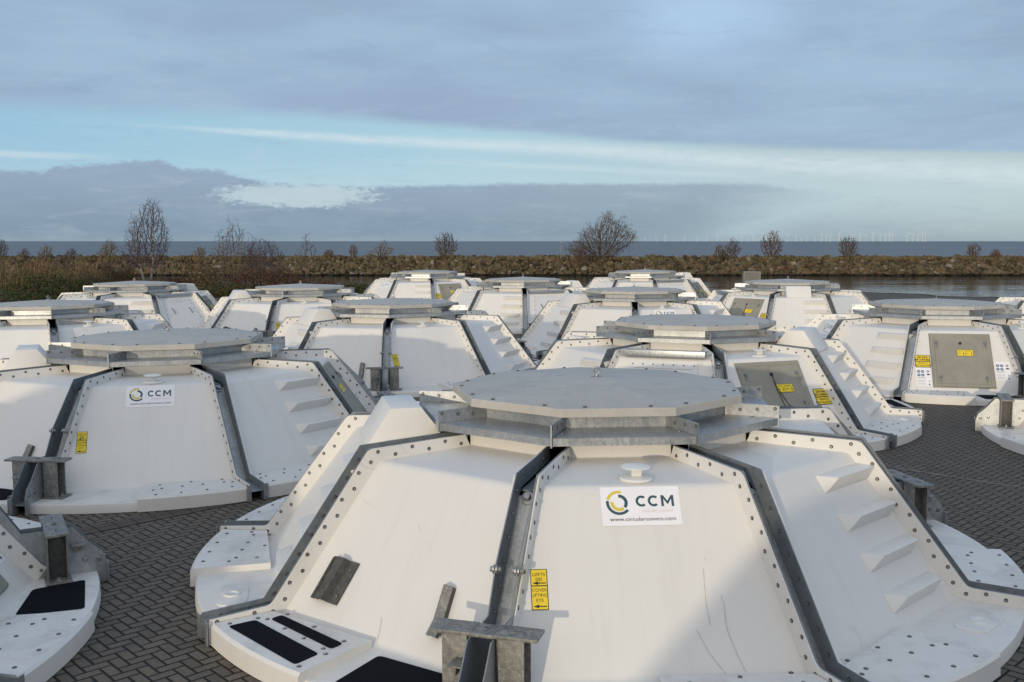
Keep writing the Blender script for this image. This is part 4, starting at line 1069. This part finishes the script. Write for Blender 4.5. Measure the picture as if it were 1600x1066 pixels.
def bare_tree(name, x, y, z, H, Wd, stems, mt_t, mt_c, label, cat='tree', group=None, lean=0.0, twig=0.012, seed=1, shape='oval', base=0.12, natt=700, rad=0.05):
    """bare tree grown towards points scattered through its crown, radii from the number of twigs each limb feeds"""
    rs = np.random.default_rng(seed)
    A = []
    while len(A) < natt:
        u = rs.uniform(-1, 1, 3)
        if shape == 'oval':
            if u @ u > 1 : continue
            p = [u[0] * Wd / 2, u[1] * Wd / 2.4, H * (base + (1 - base) * (0.5 + 0.5 * u[2]))]
        elif shape == 'fan':                               # opens upwards, ragged top
            t = rs.uniform(0, 1) ** 0.7; a = u[0]
            top = (1 - 0.62 * abs(a - 0.22) ** 1.25) * (0.88 + 0.12 * math.sin(a * 11 + seed) * math.sin(a * 23 + 2 * seed))
            if abs(u[1]) > 0.8: continue
            p = [a * Wd / 2 * (0.25 + 0.75 * t ** 0.7), u[1] * Wd / 3 * (0.3 + 0.7 * t), H * (base + (1 - base) * t * top)]
        elif shape == 'birch':
            t = rs.uniform(0, 1); r = math.sin(math.pi * min(1, (t * 0.72 + 0.20))) ** 0.7 * (1 - 0.45 * t) * 1.15
            if u[0] ** 2 + u[1] ** 2 > 1: continue
            p = [u[0] * Wd / 2 * r + (t - 0.3) * Wd * 0.22, u[1] * Wd / 2.6 * r, H * (base + (1 - base) * t)]
        else:                                              # 'spray': many upright stems
            t = rs.uniform(0, 1) ** 0.8; a = u[0]
            top = 1 - 0.5 * abs(a) ** 1.2 - (0.2 if rs.random() < 0.6 else 0)
            p = [a * Wd / 2 * (0.45 + 0.55 * t), u[1] * Wd / 3 * (0.4 + 0.6 * t), H * (base + (1 - base) * t * top)]
        p[0] += lean * H * (p[2] / H) ** 1.5
        jit = rs.normal(0, 1, 3); p[0] += jit[0] * Wd * 0.035; p[1] += jit[1] * Wd * 0.035; p[2] = max(base * H, p[2] + jit[2] * H * 0.035)
        if math.sin(p[0] / Wd * 9 + seed) * math.sin(p[2] / H * 8 + seed * 2.3) * math.cos(p[1] / Wd * 7 + seed) > rs.uniform(0.05, 0.7): continue
        A.append(p)
    A = np.array(A); D = H / 40.0; kill = D * 1.25; infl = H * 0.30
    N, par, dirs = [], [], []
    for s_ in range(stems):
        a = 2 * math.pi * s_ / max(1, stems) + rs.uniform(-.4, .4); o = np.array([math.cos(a), math.sin(a) * .7, 0]) * (0.03 * H if stems > 1 else 0)
        N.append(o); par.append(-1); tgt = A[rs.integers(len(A))]
        dd = np.array([math.cos(a) * (0.25 if stems > 1 else 0.03) + lean * .4, math.sin(a) * .2 * (stems > 1), 1.0]); dd /= np.linalg.norm(dd)
        n0 = max(1, int(base * H / D * 0.9))
        for q in range(n0):
            N.append(N[-1] + (dd + rs.normal(0, .05, 3)) * D); par.append(len(N) - 2)
    N = [np.array(p) for p in N]; alive = np.ones(len(A), bool)
    arr = np.array(N)
    near = np.full(len(A), 1e9); who = np.zeros(len(A), int)
    dm = np.linalg.norm(A[:, None] - arr[None], axis=2); who = dm.argmin(1); near = dm.min(1)
    for it in range(70):
        idx = np.where(alive & (near < (infl if it > 6 else 9e9)))[0]
        if len(idx) == 0: break
        acc = {}
        for i_ in idx:
            v = A[i_] - N[who[i_]]; v = v / (np.linalg.norm(v) + 1e-9); k = who[i_]
            if k in acc: acc[k] = acc[k] + v
            else: acc[k] = v
        new = []
        for k, v in acc.items():
            v = v + rs.normal(0, .28, 3); v = v / (np.linalg.norm(v) + 1e-9) + np.array([0, 0, 0.12]); v /= np.linalg.norm(v)
            q = N[k] + v * D; new.append(q); N.append(q); par.append(k)
        if len(N) > 5200: break
        nw = np.array(new); dm = np.linalg.norm(A[:, None] - nw[None], axis=2); m_ = dm.min(1); w_ = dm.argmin(1) + len(N) - len(new)
        better = m_ < near; near[better] = m_[better]; who[better] = w_[better]; alive &= near > kill
    nn = len(N); cnt = np.zeros(nn); kids = [[] for _ in range(nn)]
    for i_ in range(nn):
        if par[i_] >= 0: kids[par[i_]].append(i_)
    for i_ in range(nn - 1, -1, -1):
        if not kids[i_]: cnt[i_] = 1
        if par[i_] >= 0: cnt[par[i_]] += cnt[i_]
    cm_ = cnt.max(); rr = np.maximum(twig * (cnt ** 0.42), twig); rr = np.minimum(rr, rad * (cnt / cm_) ** 0.42 + twig * 0.9)
    tb, cb = MB(), MB(); thr = max(6, cm_ * 0.10)
    def chain(i_):
        pts, ra = [], []
        if par[i_] >= 0: pts.append(N[par[i_]]); ra.append(min(rr[par[i_]], rr[i_] * 1.25))
        trunk = cnt[i_] >= thr; c = i_
        while True:
            pts.append(N[c]); ra.append(rr[c]); ks = sorted(kids[c], key=lambda q: -cnt[q])
            if not ks: break
            for q in ks[1:]: st.append(q)
            if (cnt[ks[0]] >= thr) != trunk: st.append(ks[0]); break
            c = ks[0]
        if len(pts) > 1:
            if not kids[c]:
                d_ = np.array(pts[-1]) - np.array(pts[-2]); e_ = np.array(pts[-1]) + d_ * rs.uniform(.5, 1.3) + rs.normal(0, .3, 3) * D; pts.append(e_); ra.append(twig * .6)
            (tb if trunk else cb).tube(pts, ra, mt_t if trunk else mt_c, 5 if trunk else 3)
    st = [i_ for i_ in range(nn) if par[i_] < 0]
    while st: chain(st.pop())
    ctr = np.array([lean * H * .5, 0, H * .25])
    for i_ in range(nn):
        if cnt[i_] <= cm_ * 0.12 and par[i_] >= 0 and N[i_][2] > base * H * .8:
            d0 = N[i_] - N[par[i_]]; d0 /= np.linalg.norm(d0) + 1e-9
            for q in range(2 if cnt[i_] > 2 else 1):
                if rs.random() < 0.35: continue
                v = d0 + rs.normal(0, .55, 3) + np.array([0, 0, .25]); v /= np.linalg.norm(v); L_ = D * rs.uniform(1.0, 3.2)
                cb.tube([N[i_], N[i_] + v * L_ * .5, N[i_] + v * L_ + rs.normal(0, .2, 3) * D], [twig * .8, twig * .7, twig * .5], mt_c, 3)
    root = empty(name, (x, y, z)); tb.obj('trunk', root, 60); cb.obj('crown', root)
    tag(root, label, cat, group); return root

def atpx(px, base_py, dist, z=None):
    x = (px - 800) / 1544.5 * dist
    return x
BWY = 150.0; MPP = BWY / 1544.5
bw_trees = [ # px, height px, width px, kind, label
 (3, 32, 26, 'g', 'small bare grey bush cut by the left edge on the breakwater'),
 (40, 18, 16, 'g', 'tiny bare bush on the breakwater, second from the left edge'),
 (73, 24, 26, 't', 'tan bare bush on the breakwater behind the dry grass'),
 (113, 18, 22, 'g', 'low round bare bush on the breakwater right of the tan one'),
 (170, 32, 34, 't', 'bare bush on the breakwater just left of the birch'),
 (312, 22, 26, 't', 'golden rounded bush on the breakwater between birch and the tall shrubs'),
 (515, 14, 18, 'r', 'very small reddish bush on the breakwater right of the thin sapling'),
 (553, 22, 14, 'r', 'narrow reddish bush on the breakwater beside the spreading one'),
 (594, 28, 46, 't', 'spreading bare bush on the breakwater leaning right'),
 (697, 40, 36, 'd', 'dense egg-shaped bare bush standing alone on the breakwater'),
 (1140, 34, 36, 'g', 'grey bare bush left of the reddish oval bush'),
 (1122, 22, 16, 'r', 'short red stemmed bush touching the grey bare bush'),
 (1204, 43, 36, 'r', 'tall reddish oval bush on the breakwater under the wind turbines'),
 (1323, 33, 32, 'd', 'round grey bush on the breakwater under the taller turbines'),
 (1518, 24, 24, 'd', 'dark round bush on the breakwater near the right edge'),
 (1553, 14, 16, 'r', 'tiny sparse bush last on the breakwater to the right'),
]
for i, (px, hp, wp, kd, lab) in enumerate(bw_trees):
    mt = {'g': M_TWIG, 't': M_TAN, 'r': M_RUST, 'd': M_TWIG}[kd]
    bare_tree('bare_bush', (px - 800) * MPP, BWY, BW_TOP - 0.25, (hp + 3) * MPP, wp * MPP, 4, M_BARK, mt, lab, 'bush', 'bare bushes on the breakwater', 0.12 if px == 594 else 0.0, 0.017 if kd != 'd' else 0.019, 20 + i, 'oval' if kd in 'dr' else 'fan', 0.05, 420 if hp < 30 else 800, 0.09)
bare_tree('bare_tree', (937 - 800) * MPP, BWY, BW_TOP - 0.3, 80 * MPP, 108 * MPP, 4, M_TWIG, M_TWIG, 'largest bare tree, fan shaped and leaning right, on the breakwater', 'tree', None, 0.05, 0.0155, 5, 'fan', 0.02, 4200, 0.20)
bare_tree('bare_bush', (906 - 800) * MPP, 147.5, -0.4, 34 * MPP, 26 * MPP, 6, M_RUST, M_RUST, 'rust red shrub growing on the rocks at the foot of the largest tree', 'bush', 'bare bushes on the breakwater', 0, 0.02, 77, 'spray', 0.03, 320, 0.05)

# nearer bank
BKY = 61.0; MB_ = BKY / 1544.5
def bank_tree(px, top_py, base_py, wp, **k):
    x = (px - 800) * MB_; z0 = CAM_H - (base_py - 377) * MB_
    return x, BKY, z0, (base_py - top_py) * MB_, wp * MB_
x, y, z, H, Wd = bank_tree(230, 320, 447, 76)
bare_tree('birch_tree', x, y, z, H, Wd, 2, M_BIRCH, M_PURP, 'white stemmed birch with fine purple twigs behind the far left cover', 'tree', None, 0.0, 0.0088, 11, 'birch', 0.22, 3600, 0.06)
x, y, z, H, Wd = bank_tree(368, 344, 448, 70)
bare_tree('bare_shrub', x, y, z, H, Wd, 9, M_TAN, M_TWIG, 'tall shrub with many tan stems left of the purple brown bush', 'shrub', None, 0, 0.0078, 12, 'spray', 0.22, 1100, 0.026)
x, y, z, H, Wd = bank_tree(412, 374, 448, 66)
bare_tree('bare_shrub', x, y, z, H, Wd, 5, M_BARK, M_PURP, 'rounded purple brown bush right of the tall many stemmed shrub', 'shrub', None, 0, 0.0072, 14, 'oval', 0.08, 1500, 0.035)
x, y, z, H, Wd = bank_tree(478, 364, 448, 36)
bare_tree('bare_sapling', x, y, z, H, Wd, 1, M_BARK, M_TWIG, 'thin lone sapling between the purple bush and the red bushes', 'tree', None, 0.0, 0.008, 15, 'fan', 0.35, 160, 0.03)

# undergrowth on the near bank: thickets of twigs and leaves, each its own bush
def f_leaf(c0, c1):
    def f(t, b):
        n = t.noise(worldpos(t), 1.2, 4, 0.7); n2 = t.noise(worldpos(t), 9, 2, 0.5)
        setp(t, b, col=t.mix(t.lin(t.add(t.mul(n, .6), t.mul(n2, .4)), 0.35, 0.65), c0, c1), rough=0.8, spec=0.2)
    return f
M_LGR = mat('leaf_dark_green', f_leaf((0.022, 0.040, 0.012), (0.072, 0.100, 0.034)))
M_LBR = mat('leaf_brown', f_leaf((0.070, 0.040, 0.020), (0.14, 0.085, 0.040)))
M_LRD = mat('leaf_dark_red', f_leaf((0.050, 0.022, 0.018), (0.10, 0.048, 0.035)))
M_GRS = mat('dry_grass', f_leaf((0.14, 0.098, 0.055), (0.24, 0.175, 0.10)))
def thicket(px, py_top, py_base, wp, dist, mts, label, seed, blades=False, n=4200, leaf=0.05, deep=1.6):
    rg = random.Random(seed); mb = MB(); k = dist / 1544.5
    x0 = (px - 800) * k; zb = CAM_H - (py_base - 377) * k; H = (py_base - py_top) * k; Wd = wp * k
    lob = [(rg.uniform(-.5, .5), rg.uniform(-.5, .5), rg.uniform(0.55, 1.0), rg.uniform(0.18, 0.34)) for _ in range(9)]
    for i in range(n):
        lx, ly, lh, lw = rg.choice(lob)
        u = Vector((rg.gauss(0, 1), rg.gauss(0, 1), rg.gauss(0, 1))).normalized() * rg.uniform(0.55, 1.05)
        p = Vector(((lx * 0.75 + u.x * lw) * Wd, (ly * .7 + u.y * lw) * deep, max(0.02, (0.5 + u.z * 0.5) * lh * H)))
        s_ = leaf * rg.uniform(0.6, 1.5); a = Vector((rg.uniform(-1, 1), rg.uniform(-1, 1), rg.uniform(-1, 1))).normalized(); b = a.orthogonal().normalized()
        m_ = rg.choices([m for m, _ in mts], [w_ for _, w_ in mts])[0]
        if blades:
            h_ = H * rg.uniform(0.35, 0.6) * lh; t_ = Vector((rg.uniform(-.25, .35), rg.uniform(-.2, .2), 1)) * h_; q = Vector((p.x, p.y, max(0, p.z - h_)))
            w2 = Vector((0.012, 0, 0)); mb.poly([q - w2, q + w2, q + t_ * .6 + w2, q + t_], m_)
        else: mb.poly([p - a * s_, p - b * s_ * .5, p + a * s_, p + b * s_ * .5], m_)
    stems = 26 if not blades else 0
    for i in range(stems):
        a = Vector((rg.uniform(-.45, .45) * Wd, rg.uniform(-.4, .4) * deep, 0)); h_ = H * rg.uniform(.6, 1.12)
        e = a + Vector((rg.uniform(-.25, .25) * h_, rg.uniform(-.2, .2), h_)); mid = a.lerp(e, .5) + Vector((rg.uniform(-.1, .1), 0, 0))
        mb.tube([a, mid, e], [0.018, 0.013, 0.007], M_BARK, 3)
        for j in range(4):
            s2 = mid.lerp(e, rg.random()); mb.tube([s2, s2 + Vector((rg.uniform(-.35, .35), rg.uniform(-.2, .2), rg.uniform(.1, .4)))], [0.008, 0.005], M_TWIG, 3)
    o = mb.obj('undergrowth_bush' if not blades else 'tall_grass_tuft'); o.location = (x0, dist, zb)
    tag(o, label, 'bush' if not blades else 'grass tuft', 'bushes on the near bank' if not blades else 'dry grass tufts on the near bank'); return o
tk = [
 (30, 404, 486, 130, 52, [(M_LGR, 5), (M_LBR, 1)], 'dark green bramble at the left edge below the dry grass'),
 (104, 406, 482, 110, 53, [(M_LGR, 4), (M_LBR, 1)], 'dark green bramble mound with rusty leaves left of the birch'),
 (84, 399, 455, 110, 57, [(M_LBR, 2), (M_LRD, 1)], 'red brown bush on top of the bramble mound'),
 (150, 424, 478, 60, 55, [(M_LGR, 4), (M_LBR, .5)], 'small dark green bush ending the bramble mound on its right'),
 (176, 410, 456, 70, 59, [(M_LBR, 3), (M_LGR, 1)], 'light brown scrub at the foot of the birch on its left'),
 (262, 434, 456, 60, 60, [(M_LRD, 3), (M_LBR, 1)], 'dark red scrub behind the birch trunk'),
 (322, 414, 462, 70, 58, [(M_LBR, 3), (M_GRS, 1), (M_LGR, 1)], 'orange brown bush below the golden rounded bush'),
 (350, 436, 468, 90, 56, [(M_LGR, 3), (M_LBR, 2)], 'dark thicket at the foot of the many stemmed shrub'),
 (405, 412, 460, 110, 58, [(M_LRD, 3), (M_LBR, 1.5)], 'dark red brown thicket under the purple brown bush'),
 (478, 434, 456, 80, 60, [(M_LRD, 1), (M_LBR, 2), (M_LGR, 1)], 'low brown thicket at the foot of the lone sapling'),
 (550, 441, 458, 60, 60, [(M_LGR, 2), (M_LBR, 1)], 'low green weeds at the water left of the farthest covers'),
 (215, 441, 462, 70, 60, [(M_LGR, 2), (M_LBR, 1)], 'low green scrub right at the birch trunk foot'),
]
for i, (px, pt, pb, wp, ds, mts, lab) in enumerate(tk): thicket(px, pt, pb, wp, ds, mts, lab, 100 + i)
for i, (px, pt, pb, wp, lab) in enumerate([(15, 398, 452, 70, 'dry tan grass tuft at the left edge above the bramble'), (62, 392, 440, 80, 'dry tan grass tuft rising left of the tan bare bush'), (118, 400, 446, 66, 'dry brown grass tuft between bramble mound and birch')]):
    thicket(px, pt, pb, wp, 56, [(M_GRS, 3), (M_LBR, 1)], lab, 300 + i, True, 1000)
def px_tuft(): pass

# ------------------------------------------------------------------ wind farm on the horizon
M_TURB = simple('turbine_hazed_white', (0.62, 0.66, 0.68), 0.5, 0, 0.01, 0.01)  # distance haze is mixed into this white
def turbine(Hh, seed):
    root = empty('wind_turbine'); mb = MB()
    mb.lathe((0, 0, 0), (0, 0, 1), [(2.9, 0), (1.8, Hh)], M_TURB, 8); mb.box((0, 1, Hh + 1.5), (3.4, 8, 3.4), M_TURB)
    mb.obj('tower', root)
    mb = MB()
    for k in range(3):
        a = R(120 * k); d = Vector((math.sin(a), 0, math.cos(a))); u = Vector((math.cos(a), 0, -math.sin(a)))
        pts = [d * 1.5 - u * 1.0, d * 8 - u * 1.5, d * (Hh * 0.5) - u * 0.3, d * (Hh * 0.5) + u * 0.3, d * 8 + u * 1.1, d * 1.5 + u * 1.0]
        mb.prism(pts, (0, 0.8, 0), M_TURB)
    mb.lathe((0, -1.5, 0), (0, 1, 0), [(1.0, 0), (2.4, 2), (2.4, 4)], M_TURB, 8)
    r = mb.obj('rotor', root); r.location = (0, -5.5, Hh + 1.5)
    return root
tp = turbine(70, 0)
TB = [(986, .75), (991, .7), (1007, .6), (1024, .75), (1038, .8), (1052, .6), (1068, .65), (1087, .7), (1103, .7), (1119, .75), (1126, .6), (1143, .7), (1157, .8), (1166, .65), (1175, .8), (1190, .65), (1213, .6), (1228, .9), (1241, .8), (1250, .6), (1258, .75), (1271, .75), (1281, 1.05), (1289, .8), (1295, 1.0), (1308, 1.0), (1330, .8), (1341, .85), (1350, .8), (1361, 1.05), (1372, .95), (1380, .95), (1387, .9), (1391, .9), (1414, 1.15), (1423, 1.05), (1431, 1.1), (1437.5, 1.1), (1442, 1.25)]
rg = random.Random(4)
for i, (px, sc) in enumerate(TB):
    o = tp if i == 0 else copy_tree(tp)
    ds = 9500 / sc
    o.location = ((px - 800) / 1544.5 * ds, ds, ZW)
    for ch in o.children:
        if ch.name.startswith('rotor'): ch.rotation_euler = (0, rg.uniform(0, 2.1), 0)
    o.rotation_euler = (0, 0, R(rg.uniform(-35, 35)))
    tag(o, 'white wind turbine far out at sea on the horizon', 'wind turbine', 'wind turbines on the horizon')

# ------------------------------------------------------------------ small things
def post(px, hp, label, head, name='marker_post'):
    root = empty(name, ((px - 800) * MPP, 149.6, BW_TOP - 0.3)); mb = MB(); h = hp * MPP
    mb.tube([(0, 0, 0), (0.03, 0, h)], 0.06, M_STEEL, 6); mb.obj('pole', root, 40)
    mb = MB()
    if head: mb.box((0.06, 0, h), (0.34, 0.1, 0.26), M_STEEL); mb.obj('plate', root, weld=True, bevel=0.02)
    else: mb.lathe((0.03, 0, h), (0, 0, 1), [(0.08, 0), (0.05, 0.12)], M_STEEL, 6); mb.obj('cap', root)
    tag(root, label, 'post', 'posts on the breakwater')
post(876, 28, 'thin pole with small dark plate on the breakwater left of the largest tree', True)
post(895, 22, 'bare thin stick right beside the rust red shrub', False)
post(828, 12, 'short thin stick on the rocks left of the plated pole', False)
post(1277, 11, 'short stub post between the reddish oval bush and the round one', False)
# grey cabinet on the quay
root = empty('cabinet', (14.5, 58.0 - 0.4, SX * 14.5)); k = 57.6 / 1544.5
cx_ = (1173 - 800) * k; root.location = (cx_, 57.6, SX * cx_)
top = CAM_H - (424 - 377) * k - SX * cx_; M_CAB = simple('cabinet_grey', (0.17, 0.165, 0.15), 0.6, 0.1, 0.08, 3); M_CABF = simple('cabinet_edge', (0.27, 0.27, 0.25), 0.5, 0.2, 0.08, 3)
mb = MB(); mb.box((0, 0, top / 2), (26 * k, 0.45, top), M_CAB); mb.obj('housing', root, weld=True, bevel=0.01)
mb = MB()
for s_ in (-1, 1): mb.box((s_ * 12.4 * k, -0.24, top / 2), (0.05, 0.03, top), M_CABF)
mb.box((0, -0.24, top - 0.03), (26 * k - 0.1, 0.03, 0.05), M_CABF); mb.obj('door_frame', root)
tag(root, 'flat grey cabinet at the water behind the cover with the box housing', 'cabinet')


# unseen blockers added behind the camera, outlines shaped to shade part of the yard
M_BLOCKER = simple('blocker_grey', (0.30, 0.30, 0.29), 0.7, 0, 0.05, 1)
sh_ = Vector((sun_dir.x, sun_dir.y)).normalized(); pr = Vector((-sh_.y, sh_.x)); tanE = math.tan(R(SUN_EL))
def blocker(sil, dist, depth, label):
    root = empty('sun_blocker', (sh_.x * dist, sh_.y * dist, 0)); mb = MB()
    pts = [(pr.x * s_ * S, pr.y * s_ * S, (t * S + dist * tanE) if t is not None else -0.8) for s_, t in sil]
    mb.prism(pts, (sh_.x * depth, sh_.y * depth, 0), M_BLOCKER); mb.obj('blocker_body', root)
    tag(root, label, 'blocker')
blocker([(-0.60, None), (-0.545, 0.0), (-0.165, 0.485), (-0.09, 0.515), (0.3, 0.53), (8, 0.55), (8, None)], 11, 14, 'added unseen shed behind the photographer to the right')
blocker([(-3.4, None), (-3.35, 0.30), (-2.82, 0.52), (-2.5, 0.655), (-2.0, 0.69), (-1.62, 0.66), (-1.42, 0.40), (-1.38, None)], 11, 12, 'added unseen shed behind the photographer to the left')
